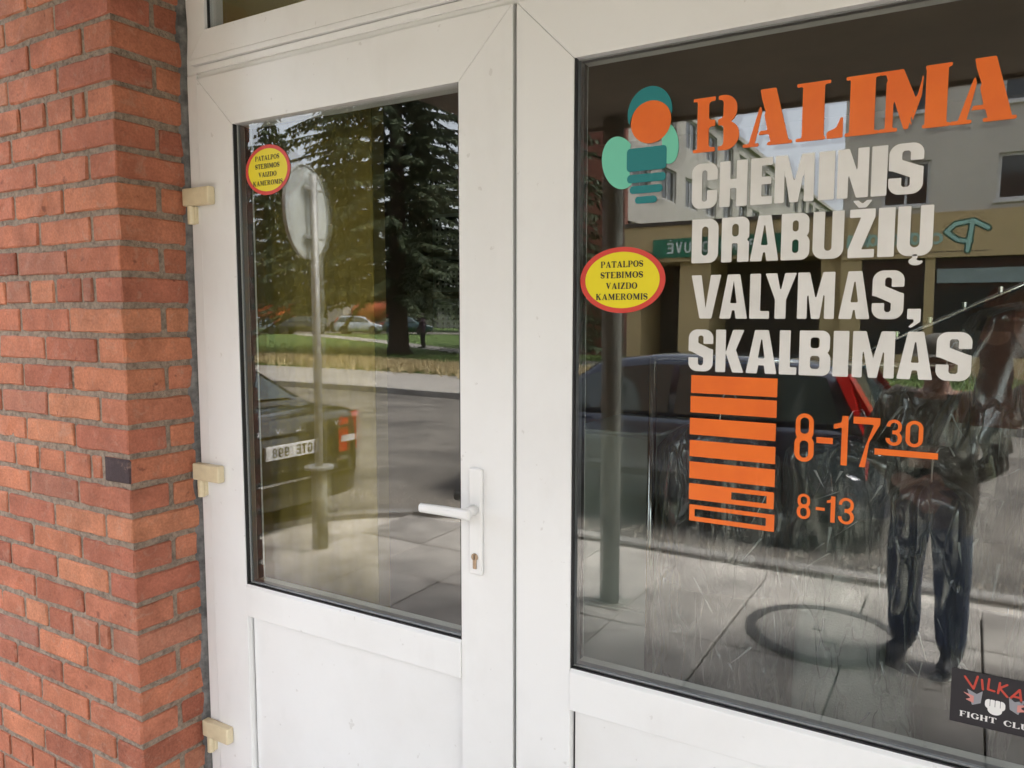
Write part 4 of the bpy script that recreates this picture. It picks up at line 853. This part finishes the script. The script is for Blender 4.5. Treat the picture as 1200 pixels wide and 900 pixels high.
        if detail:
            for x in ((2.05, 1.15) if kind == 'sedan' else (2.0, 1.12)): MB().box(x * k, s * (W - .005), .80, x * k + .2, s * (W + .03), .83).build('door_handle', pm, root, bevel=.008)
            MB().box(.9 * k, s * (W * .985), .445, 3.6 * k, s * (W + .012), .50).build('rubbing_strip', blk, root)
    hb = W * .80
    bump = MB(); rs = []
    for i in range(13):
        y = -W * .985 + 2 * W * .985 * i / 12; x = -.05 + .34 * (abs(y) / W) ** 6
        rs.append([(x, y, .30), (x - .02, y, .46), (x - .015, y, .60), (x + .04, y, .63), (x + .10, y, .63), (x + .10, y, .30)])
    bp = bump.rings(rs).build('rear_bumper', pm, root, smooth=False)
    MB().box(-.079, -hb * .9, .505, -.055, hb * .9, .525).build('bumper_strip', chrome if detail else blk, bp)
    MB().box(L - .14, -.5, .40, L - .02, .5, .56).build('grille', blk, root)
    if detail:
        MB().box(-.020, -hb * .92, .875, .01, hb * .92, .895).build('boot_strip', chrome, root)
        pb = MB().box(-.028, -.262, .70, -.004, .262, .812).build('number_plate', platem, root, bevel=.003)
        if plate:
            pl2 = lambda u, v: (-.031, -u, v)     # read from behind the car, left to right
            MB().box(-.0305, .22, .702, -.0285, .26, .81).build('plate_band', blue, pb)
            row_text(pb, plate, -.205, .717, .080, .047, .013, pl2, ink, name='plate_letter', t=.2)
        if script:
            row_text(root, script, -.50, .905, .038, .045, .16, lambda u, v: (-.026, -u, v), platem, name='badge_letter', t=.22)
    return root
sed = car('parked_sedan', 'black sedan with red tail lamps parked left of the sign post', (.016, .017, .014), 'sedan', 4.82, 'cars parked by the near kerb', True, 'GTE 998', 'VOLVO')
sed.location = (-4.70, -1.52, -.13); sed.rotation_euler = (0, 0, R(180 + 3))
est = car('parked_estate', 'dark blue estate car with tall red tail lamps parked behind the column', (.030, .038, .062), 'estate', 4.2, 'cars parked by the near kerb', True, None, 'VOLVO')
est.location = (-.42, -4.22, -.13); est.rotation_euler = (0, 0, R(180 + 2.5))
pd = Vector((14, -8.1, 0)).normalized(); ang = math.degrees(math.atan2(pd.y, pd.x))
fars = [(-54.5, 'hatch', (.10, .12, .13), 'grey blue car at the far left of the parked row'), (-49.3, 'estate', (.30, .36, .38), 'pale blue estate in the far parked row'), (-46.2, 'sedan', (.02, .025, .022), 'dark sedan half hidden in the far parked row'), (-42.0, 'estate', (.42, .46, .50), 'silver off-road estate under the tree in the far row'), (-38.6, 'sedan', (.015, .05, .045), 'dark green sedan in the far row left of the trunk'), (-33.0, 'hatch', (.50, .53, .56), 'light silver car right of the spruce trunk'), (-29.0, 'estate', (.03, .07, .22), 'blue car at the right end of the far row')]
for X_, kd, c, lb in fars:
    o = car('far_car', lb, c, 'sedan' if kd == 'sedan' else 'estate', 4.3, 'cars parked beyond the lawn')
    yv = 43.4 + (X_ + 49.1) * .578
    o.location = (X_ - 3.3, 2.87 - yv, .008); o.rotation_euler = (0, 0, R(ang + random.uniform(-2, 2)))

# ---- trees
def spruce(name, label, x, y, H, Rm, zlow, tr_, seed, dens=1.0, ts=1.0):
    rgn = random.Random(seed); root = empty(name, (x, y, 0), label, 'tree', 'spruces on the lawn')
    b = MB(); b.tube([(x, y, -.05), (x, y, .25), (x + .02, y, 1.2), (x, y, H * .5), (x, y, H)], [tr_ * 1.7, tr_ * 1.15, tr_, tr_ * .6, .02], 12)
    b.build('trunk', bark_m, root, smooth=True)
    V, F = [], []
    z = zlow
    while z < H - .3:
        fr = 1 - (z - zlow) / (H - zlow); Lb = Rm * fr ** .75 * rgn.uniform(.85, 1.1) + .25; nb = 9 if fr > .4 else 7
        for kb in range(nb):
            a = kb / nb * 6.283 + rgn.uniform(-.35, .35); L_ = Lb * rgn.uniform(.7, 1.12); dr = rgn.uniform(.16, .34)
            ca, sa = math.cos(a), math.sin(a); s = .12 * L_ + .1
            zz = z + rgn.uniform(-.2, .2)
            P0 = None
            while s < L_:
                u = s / L_; px, py = x + ca * s, y + sa * s; pz = zz + .12 * s - dr * s * u * 1.6 + .10 * L_ * u ** 3
                if P0 is not None:
                    k = len(V); V += [(P0[0], P0[1], P0[2] - .02), (px, py, pz - .02), (px, py, pz + .02), (P0[0], P0[1], P0[2] + .02)]; F.append((k, k + 1, k + 2, k + 3))
                P0 = (px, py, pz)
                for q in range(4 if dens >= 1 else 3):
                    sd = rgn.choice((-1, 1)); ln = ts * rgn.uniform(.22, .55) * (1.15 - .6 * u) * (1 if q < 3 else .8)
                    hx = ca * rgn.uniform(.1, .7) - sa * sd * rgn.uniform(.2, 1.0); hy = sa * rgn.uniform(.1, .7) + ca * sd * rgn.uniform(.2, 1.0); hz = -rgn.uniform(.1, 1.25)
                    m_ = math.sqrt(hx * hx + hy * hy + hz * hz); hx, hy, hz = hx / m_ * ln, hy / m_ * ln, hz / m_ * ln
                    wv = ts * rgn.uniform(.035, .07); nx, ny, nz_ = (rgn.uniform(-1, 1), rgn.uniform(-1, 1), rgn.uniform(-.4, .4)); nm_ = math.sqrt(nx * nx + ny * ny + nz_ * nz_) + 1e-6; nx, ny, nz_ = nx / nm_ * wv, ny / nm_ * wv, nz_ / nm_ * wv
                    k = len(V); V += [(px - nx, py - ny, pz - nz_), (px + nx, py + ny, pz + nz_), (px + hx * .6 + nx * .8, py + hy * .6 + ny * .8, pz + hz * .6 + nz_ * .8), (px + hx, py + hy, pz + hz), (px + hx * .6 - nx * .8, py + hy * .6 - ny * .8, pz + hz * .6 - nz_ * .8)]
                    F.append((k, k + 1, k + 2, k + 3, k + 4))
                s += .17 * ts / dens
        z += .42 * ts ** .7 / dens ** .5
    bb = MB(); bb.v, bb.f, bb.m = V, F, [0] * len(F)
    me = bpy.data.meshes.new('crown'); me.from_pydata([(p[0] - x, p[1] - y, p[2]) for p in V], [], F); me.materials.append(needle_m)
    link_mesh('crown', me, root)
spruce('spruce_tree', 'big dark spruce with a bare lower trunk on the lawn', -21.05, -23.1, 21, 7.6, 2.5, .42, 5, 1.35)
spruce('spruce_tree', 'slim spruce in front of the red brick gable end', -11.9, -21.0, 11, 2.0, .9, .16, 9, .8)
for k, (x_, y_, h_, lb) in enumerate(((-76, -58, 27, 'far spruce at the left end of the row behind the parked cars'), (-66, -57, 24, 'far spruce second from the left behind the parked cars'), (-57, -58, 26, 'far spruce left of the trunk behind the mixer truck'), (-48, -60, 23, 'far spruce just left of the big trunk'), (-38, -64, 25, 'far spruce right of the big trunk'))):
    spruce('spruce_tree', lb, x_, y_, h_, 6.5, 2.2, .35, 30 + k, 1.0, 2.2)

# ---- buildings across the street
cream = mat('cream_plaster', (.56, .53, .46), (.51, .48, .42), scale=1.2, rough=.9, bump=.003, bscale=40, world=True)
ochre = mat('ochre_band', (.52, .40, .21), (.47, .36, .19), scale=1, rough=.85, world=True)
redb = mat('red_gable', (.23, .085, .055), (.18, .065, .045), scale=3, rough=.9, world=True)
pane_m = mat('dark_pane', (.03, .035, .035), rough=.08, spec=.7); wfr = mat('window_white', (.62, .62, .6), rough=.5); grn = mat('sign_green', (.01, .16, .085), rough=.4); dkr = mat('dark_recess', (.045, .036, .03), rough=.7); sgw = mat('sign_white', (.65, .70, .68), rough=.4); mint2 = mat('sign_mint', (.34, .58, .50), rough=.4); panel_m = mat('prefab_panel', (.45, .43, .39), (.38, .36, .32), scale=1.5, rough=.9, world=True)
BY = 2.87 - 24.2
bl = empty('cream_building', (2, BY, 0), 'cream plastered building with an ochre shop band and green script sign', 'building')
wx = [(-2.29, -1.08), (.47, 1.75), (3.3, 4.6), (6.1, 7.4), (8.9, 10.2)]; wz = [(4.72, 5.95), (7.25, 8.5)]
cuts_z = [4.45] + [v for p in wz for v in p] + [9.6]; 
b = MB(); b.box(-3.3, BY - 9, 0, 12, BY - .35, 9.6); 
zs = [4.50, 4.72, 5.95, 7.25, 8.5, 9.6]
for i in range(0, 5):
    za, zb2 = zs[i], zs[i + 1]
    if i % 2 == 0: b.box(-3.3, BY - .3495, za, 12, BY, zb2)
    else:
        xl = -3.3
        for a_, c_ in wx: b.box(xl, BY - .3495, za, a_, BY, zb2); xl = c_
        b.box(xl, BY - .3495, za, 12, BY, zb2)
b.build('wall', cream, bl)
MB().box(-3.3, BY - .3495, 3.26, 12, BY + .06, 4.498).build('shop_band', ochre, bl)
MB().box(-3.35, BY - .2, 9.6, 12.05, BY + .15, 9.75).build('cornice', cream, bl)
for za, zb2 in wz:
    for a_, c_ in wx:
        f = ring_box('window', bl, a_ + .001, c_ - .001, za + .001, zb2 - .001, .08, BY - .20, BY - .12, wfr)
        MB().box(a_ + .08, BY - .18, za + .08, c_ - .08, BY - .16, zb2 - .08).build('pane', pane_m, f)
        MB().box((a_ + c_) / 2 - .03, BY - .155, za + .08, (a_ + c_) / 2 + .03, BY - .13, zb2 - .08).build('mullion', wfr, f)
        MB().box(a_ - .06, BY + .001, za - .07, c_ + .06, BY + .09, za).build('sill', wfr, f)
for a_, c_ in ((-3.3, -2.75), (-1.1, -.85), (4.4, 4.9), (9.5, 12)): MB().box(a_, BY - .3495, .0, c_, BY - .001, 3.2595).build('pier', ochre, bl)
for a_, c_ in ((-2.75, -1.1), (-.85, 4.4), (4.9, 9.5)):
    MB().box(a_, BY - .3495, 0, c_, BY - .10, .55).build('stall_riser', ochre, bl)
    f = ring_box('shop_window', bl, a_ + .001, c_ - .001, .551, 3.258, .07, BY - .25, BY - .15, blk)
    MB().box(a_ + .07, BY - .22, .62, c_ - .07, BY - .20, 3.19).build('pane', pane_m, f)
MB().box(-.8, BY - .14, 2.55, 1.6, BY - .10, 2.95).build('shop_strip', mat('pale_strip', (.30, .38, .38), (.22, .28, .28), scale=6, rough=.5), bl)
pb2 = MB().box(-3.25, BY + .061, 3.40, .48, BY + .065, 3.42).build('sign_rail', dkr, bl)
# script sign: reads left to right for someone standing in the street (x runs the other way for them)
def sgn(nm, ops, bb, m_, par, dy=.075, h=.03): shape_obj(nm, ops, bb, h, lambda u, v: (-u, BY + dy, v), m_, par)
capP = [('+s', .10, 3.42, .02, 4.15, .10), ('+s', -.35, 4.0, .0, 4.22, .10), ('+s', .0, 4.22, .42, 4.15, .10), ('+s', .42, 4.15, .62, 3.95, .10), ('+s', .62, 3.95, .35, 3.72, .10), ('+s', .35, 3.72, .05, 3.66, .10)]
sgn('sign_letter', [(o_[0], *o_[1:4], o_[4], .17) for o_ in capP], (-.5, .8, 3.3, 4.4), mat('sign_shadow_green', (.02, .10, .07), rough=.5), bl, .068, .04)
sgn('sign_letter', capP, (-.5, .8, 3.3, 4.4), mint2, bl, .078)
sgn('sign_letter', [('+e', .86, 3.78, .17, .16), ('-e', .86, 3.78, .09, .09), ('+s', 1.02, 3.95, 1.04, 3.66, .09), ('+s', 1.04, 3.66, 1.18, 3.62, .08)], (.6, 1.3, 3.5, 4.1), mint2, bl)
for kx in range(7):
    cx_ = 1.38 + kx * .27
    sgn('sign_letter', [('+e', cx_, 3.80, .13, .17), ('-e', cx_, 3.80, .06, .10), ('+s', cx_ + .1, 3.95, cx_ + .14, 3.64, .07)], (cx_ - .2, cx_ + .25, 3.5, 4.1), mint2, bl)
pod = empty('shop_podium', (-6.6, BY, 0), 'low shop block with an ochre band and a green sign board', 'building')
MB().box(-10.0, BY - 8, 3.42, -3.305, BY - .02, 4.58).build('band', ochre, pod)
MB().box(-10.0, BY - 8, 4.5805, -3.305, BY + .05, 4.70).build('roof_edge', dkr, pod)
MB().box(-10.0, BY - 8, 0, -3.305, BY - 2.2, 3.4195).build('recessed_front', dkr, pod)
for a_, c_ in ((-10.0, -9.5), (-8.2, -7.2), (-3.9, -3.31)): MB().box(a_, BY - 2.195, 0, c_, BY - .3, 3.4195).build('pier', ochre, pod)
gsn = MB().box(-9.0, BY - .019, 3.55, -4.3, BY + .06, 4.15).build('sign_board', grn, pod)
xx = 5.75
for c in 'PARDUOTUVE':
    shape_obj('sign_letter', G_digit(c, .62, .16), (-.05, .67, -.05, 1.05), .07, lambda u, v: (-(xx + u), BY + .068, 3.68 + v), sgw, gsn, scale=(.34, .34)); xx += .285
shape_obj('sign_letter', [('+e', 0, 0, .03, .03)], (-.05, .05, -.05, .05), .02, lambda u, v: (-(xx - .18 + u), BY + .068, 4.10 + v), sgw, gsn)
# long flat block receding behind the podium
ap = empty('apartment_block', (-12, -45, 0), 'long grey prefabricated apartment block receding behind the shops', 'building')
AX, AY0, AY1 = -12.0, -26.2, -86.0
MB().box(AX - 6, AY1, 0, AX - .30, AY0 - .3, 11.6).build('wall', panel_m, ap)
MB().box(AX - 6, AY0 - .2995, 0, AX, AY0, 11.6).build('gable_wall', redb, ap)
MB().box(AX - 6.1, AY1, 11.6, AX + .2, AY0 + .1, 11.85).build('roof_edge', panel_m, ap)
wme = pme = None
for fl in range(4):
    zf = 1.0 + fl * 2.75
    MB().box(AX - .2995, AY1, zf - 1.0 if fl else 0, AX, AY0 - .3, zf + .35).build('spandrel', panel_m, ap)
    MB().box(AX - .2995, AY1, zf + 1.752, AX - .001, AY0 - .3, (zf + 1.7505 if fl < 3 else 11.6)).build('lintel', panel_m, ap)
    for i in range(18):
        y0 = AY0 - .9 - i * 3.2
        if wme is None:
            f = ring_box('window', ap, 0, 1.9, 0, 1.4, .07, -.05, .05, wfr); wme = f.data
            b = MB().box(.93, -.04, .07, .99, .04, 1.33).build('mullion', wfr, f)
            p = MB().box(.07, -.01, .07, 1.83, .01, 1.33).build('pane', pane_m, f); pme, mme = p.data, b.data
            for vv in f.data.vertices: vv.co += wloc(ap)
            for cc in (p, b):
                for vv in cc.data.vertices: vv.co += wloc(f)
        else:
            f = link_mesh('window', wme, ap); p = link_mesh('pane', pme, f); b = link_mesh('mullion', mme, f)
        f.location = Vector((AX - .15, y0, zf + .351)) - Vector((-12, -45, 0)); f.rotation_euler = (0, 0, R(-90))
        MB().box(AX - .2995, y0 - 3.2, zf + .351, AX - .002, y0 - 1.901, zf + 1.7505).build('wall_panel', panel_m, ap)
# far low buildings and orange vehicles behind the parked row
fb = empty('far_house', (-48, -75, 0), 'long pale low building behind the parked cars', 'building')
MB().box(-110, -84, 0, -20, -76, 4.2).build('wall', cream, fb); MB().box(-110.4, -84.4, 4.2, -19.6, -75.6, 4.6).build('roof', dkr, fb)
for i in range(14):
    f = ring_box('window', fb, -96 + i * 5, -94.4 + i * 5, 1.2, 2.9, .08, -75.99, -75.9, wfr); MB().box(-95.92 + i * 5, -75.98, 1.28, -94.48 + i * 5, -75.95, 2.82).build('pane', pane_m, f)
org = mat('orange_enamel', (.50, .09, .025), (.42, .075, .022), scale=3, rough=.45)
mx_ = empty('mixer_truck', (-46.5, -50.2, 0), 'concrete mixer truck with an orange drum behind the silver car', 'truck')
rs = []
for u, r in ((0, .45), (.12, .8), (.4, 1.15), (.7, 1.1), (1.0, .55), (1.12, .4)):
    c = Vector((-48.4, -50.2, 1.75)) + Vector((3.6, -1.2, .55)) * u; a_ = Vector((3.6, -1.2, .55)).normalized(); s1 = a_.cross(Vector((0, 0, 1))).normalized(); s2 = a_.cross(s1)
    rs.append([c + (s1 * math.cos(k * .3927) + s2 * math.sin(k * .3927)) * r for k in range(16)])
MB().rings(rs).build('drum', org, mx_, smooth=True)
MB().box(-50.7, -51.3, .6, -48.7, -49.2, 2.7).build('cab', panel_m, mx_, bevel=.12, seg=2); MB().box(-50.5, -51.1, .5, -44.0, -49.4, .9).build('chassis', blk, mx_)
for x_ in (-49.9, -46.1, -44.8):
    for y_ in (-49.3, -51.2): MB().disc((x_, y_, .5), (0, 1, 0), .5, .3, 20).build('wheel', tyre, mx_, bevel=.05)
ct = empty('orange_container', (-56, -47.5, 0), 'orange site container behind the left parked cars', 'container')
MB().box(-57.4, -49, .15, -54.6, -47.2, 2.6).build('shell', org, ct, bevel=.03); MB().box(-57.5, -49.1, 2.6, -54.5, -47.1, 2.75).build('roof', dkr, ct)
for x_ in (-57.0, -56.3, -55.6, -54.9): MB().box(x_ - .06, -47.199, .2, x_ + .06, -47.13, 2.58).build('rib', org, ct)

# ---- people
skin_m = mat('skin', (.42, .24, .17), (.38, .21, .15), scale=20, rough=.55); hair_m = mat('grey_hair', (.12, .10, .09), rough=.8)
shoe_m = mat('dark_shoes', (.025, .022, .02), rough=.5); denim = mat('navy_denim', (.022, .03, .065), (.03, .04, .08), scale=30, rough=.9); brownj = mat('brown_jacket', (.13, .105, .08), (.09, .075, .06), scale=14, rough=.85, bump=.004, bscale=30); navyj = mat('dark_navy_jacket', (.010, .012, .020), (.014, .016, .026), scale=14, rough=.7); purp = mat('mauve_jacket', (.13, .08, .12), rough=.85); eye_m = mat('eye', (.02, .015, .012), rough=.2); capm = mat('pale_cap', (.34, .33, .30), (.30, .29, .26), scale=20, rough=.9)
def person(label, loc, rz, H, pose, jacket, trousers, headwear, group=None):
    """local frame: faces +Y, z up, feet at 0; pose gives elbows, wrists and finger direction"""
    k = H / 1.72; root = empty('person', (0, 0, 0), label, 'person', group)
    J = {'pel': (0, 0, .92, .155), 'bel': (0, .015, 1.08, .165), 'che': (0, .0, 1.27, .165), 'nb': (0, -.01, 1.42, .085), 'nk': (0, .005, 1.49, .058), 'jaw': (0, .035, 1.555, .068), 'hd': (0, .02, 1.62, .092), 'top': (0, .0, 1.675, .062), 'nose': (0, .125, 1.60, .014)}
    E_ = [('pel', 'bel'), ('bel', 'che'), ('che', 'nb'), ('nb', 'nk'), ('nk', 'jaw'), ('jaw', 'hd'), ('hd', 'top'), ('hd', 'nose')]
    for s, n in ((-1, 'l'), (1, 'r')):
        J['ear' + n] = (s * .098, .0, 1.605, .016); E_.append(('hd', 'ear' + n))
        J['sh' + n] = (s * .185, -.005, 1.40, .088); J['el' + n] = (*pose['el' + n], .066); J['wr' + n] = (*pose['wr' + n], .044)
        J['hi' + n] = (s * .10, 0, .86, .118); J['kn' + n] = (s * .115, .015, .50, .092); J['an' + n] = (s * .12, -.02, .12, .080); J['he' + n] = (s * .12, -.03, .055, .05); J['to' + n] = (s * .15, .19, .04, .040)
        E_ += [('che', 'sh' + n), ('sh' + n, 'el' + n), ('el' + n, 'wr' + n), ('pel', 'hi' + n), ('hi' + n, 'kn' + n), ('kn' + n, 'an' + n), ('an' + n, 'he' + n), ('he' + n, 'to' + n)]
        wv = Vector(pose['wr' + n]); fd = Vector(pose['fd' + n]).normalized(); sd = fd.cross(Vector(pose.get('up' + n, (0, 0, 1)))).normalized(); cu = fd.cross(sd).normalized()
        pm_ = wv + fd * .07; J['pa' + n] = (*pm_, .030); E_.append(('wr' + n, 'pa' + n))
        for q, ln in enumerate((.055, .075, .08, .07)):
            a_ = pm_ + sd * (q - 1.5) * .021 + fd * .025; b_ = a_ + fd * ln * .55 + cu * .012; c_ = b_ + fd * ln * .3 + cu * .03
            for tg_, p_, r_ in (('a', a_, .0105), ('b', b_, .0095), ('c', c_, .008)): J[f'f{q}{tg_}{n}'] = (*p_, r_)
            E_ += [('pa' + n, f'f{q}a{n}'), (f'f{q}a{n}', f'f{q}b{n}'), (f'f{q}b{n}', f'f{q}c{n}')]
        ta = wv + fd * .035 - sd * s * .035 * pose.get('th', 1); tb = ta + fd * .04 + cu * .012
        J['ta' + n] = (*ta, .012); J['tb' + n] = (*tb, .009); E_ += [('pa' + n, 'ta' + n), ('ta' + n, 'tb' + n)]
    names = list(J); me = bpy.data.meshes.new('body'); me.from_pydata([tuple(c * k for c in J[n][:3]) for n in names], [(names.index(a), names.index(b_)) for a, b_ in E_], [])
    tmp = bpy.data.objects.new('body_skeleton', me); col.objects.link(tmp)
    tmp.modifiers.new('skin', 'SKIN'); sm = tmp.modifiers.new('sub', 'SUBSURF'); sm.levels = 2; sm.render_levels = 2
    for i, n in enumerate(names):
        v = me.skin_vertices[0].data[i]; r_ = J[n][3] * k; v.radius = (r_, r_); v.use_root = n == 'pel'
    dg = bpy.context.evaluated_depsgraph_get(); dg.update(); ev = tmp.evaluated_get(dg)
    bm_ = bpy.data.meshes.new_from_object(ev); bpy.data.objects.remove(tmp)
    for q in (jacket, trousers, skin_m, shoe_m): bm_.materials.append(q)
    seg = [(Vector(J[a][:3]) * k, Vector(J[b_][:3]) * k, a, b_) for a, b_ in E_]
    co = np.array([v.co[:] for v in bm_.vertices]) if len(bm_.vertices) else np.zeros((0, 3))
    for p in bm_.polygons:
        c = p.center; best = None
        for a, b_, na, nb_ in seg:
            d = b_ - a; t = max(0, min(1, (c - a).dot(d) / max(d.length_squared, 1e-9))); dd = (c - a - d * t).length
            if best is None or dd < best[0]: best = (dd, na, nb_)
        nm = best[2]; z = c.z / k
        if nm[:2] in ('pa', 'ta', 'tb') or (nm[0] == 'f' and nm[1].isdigit()): mi = 2
        elif nm in ('nk', 'jaw', 'hd', 'top', 'nose') or nm[:3] == 'ear': mi = 2
        elif nm[:2] in ('he', 'to') or (nm[:2] == 'an' and z < .12): mi = 3
        elif nm[:2] in ('kn', 'an') or (nm[:2] == 'hi'): mi = 1 if z < .76 else 0
        else: mi = 0
        p.material_index = mi; p.use_smooth = True
    # widen the torso sideways as a body is, and give the coat a loose surface
    for v in bm_.vertices:
        z = v.co.z / k
        if .82 < z < 1.46 and abs(v.co.x) < .3 * k: f_ = min(1, (z - .82) / .1, (1.46 - z) / .06); v.co.x *= 1 + .18 * f_; v.co.y *= 1 - .08 * f_
        if .1 < z < 1.44: v.co += Vector((1, 1, 0)) * .012 * noise.noise(v.co * 9)
    link_mesh('body', bm_, root)
    # face details and hair or cap
    for s in (-1, 1): MB().disc((s * .034 * k, .106 * k, 1.628 * k), (0, 1, 0), .010 * k, .008, 10).build('eye', eye_m, root)
    MB().tube([(-.022 * k, .100 * k, 1.545 * k), (0, .106 * k, 1.543 * k), (.022 * k, .100 * k, 1.545 * k)], .005 * k, 6).build('mouth', mat('lips', (.30, .11, .09), rough=.5), root)
    def dome(r, zc, yc, zlo, zhi, sy=1.08):
        rs = []
        for i in range(9):
            u = i / 8; z = zlo + (zhi - zlo) * u; rr = r * math.sqrt(max(.02, 1 - (max(0, (z - zc)) / (zhi - zc)) ** 2))
            rs.append([(rr * math.cos(a_) * k, (yc + rr * sy * math.sin(a_)) * k, z * k) for a_ in [q * math.pi / 10 for q in range(20)]])
        return rs
    if headwear == 'cap':
        c_ = MB().rings(dome(.108, 1.65, .012, 1.635, 1.745)).build('cap', capm, root, smooth=True)
        MB().rings([[(x * k, (.085 + .12 * math.sqrt(max(0, 1 - (x / .085) ** 2))) * k * 1.0, (1.642 - .012) * k) if e else (x * k, .085 * k, 1.648 * k) for x in [(-.085 + .17 * i / 10) for i in range(11)]] for e in (0, 1)], cap=False, closed=False).build('cap_brim', capm, c_)
    else: MB().rings(dome(.106, 1.64, -.012, 1.56 if headwear == 'hair' else 1.45, 1.735, 1.0)).build('hair', hair_m, root, smooth=True)
    root.location = loc; root.rotation_euler = (0, 0, rz); return root
person('person in a brown jacket, jeans and pale cap standing behind the photographer', (-.12, -1.32, .004), R(18), 1.60, {'ell': (-.27, .02, 1.12), 'elr': (.27, .02, 1.12), 'wrl': (-.09, .20, 1.00), 'wrr': (.09, .20, 1.02), 'fdl': (.9, .35, -.1), 'fdr': (-.9, .35, -.1)}, brownj, denim, 'cap')
person('person in dark navy jacket holding up a phone to photograph the window', (.50, -.42, .004), R(42), 1.80, {'ell': (-.30, .22, 1.26), 'elr': (.26, .24, 1.24), 'wrl': (-.13, .46, 1.56), 'wrr': (.03, .48, 1.55), 'fdl': (.25, .35, .9), 'fdr': (-.25, .35, .9), 'upl': (0, 1, 0), 'upr': (0, 1, 0)}, navyj, denim, 'hair')
ph = empty('smartphone', (0, 0, 1.66), 'black smartphone held up in front of the window', 'phone')
fwv = Vector((-math.sin(R(30.7)), math.cos(R(30.7)), 0)); rtv = Vector((fwv.y, -fwv.x, 0)); c0 = Vector((0, 0, 1.72)) - fwv * .012
b = MB(); cs = [c0 + rtv * a_ + Vector((0, 0, z_)) - fwv * d_ for d_ in (0, .008) for a_, z_ in ((-.02, -.055), (.13, -.055), (.13, .02), (-.02, .02))]
b.add(cs, [(0, 1, 2, 3), (7, 6, 5, 4), (0, 4, 5, 1), (1, 5, 6, 2), (2, 6, 7, 3), (3, 7, 4, 0)]); b.build('phone_body', blk, ph, bevel=.003)
person('person in a mauve jacket walking on the path beyond the lawn', (-23.7, 2.87 - 31.2, .004), R(70), 1.70, {'ell': (-.28, -.05, 1.13), 'elr': (.28, .05, 1.13), 'wrl': (-.27, .10, .92), 'wrr': (.28, .14, .93), 'fdl': (0, .3, -1), 'fdr': (0, .3, -1)}, purp, shoe_m, 'long')
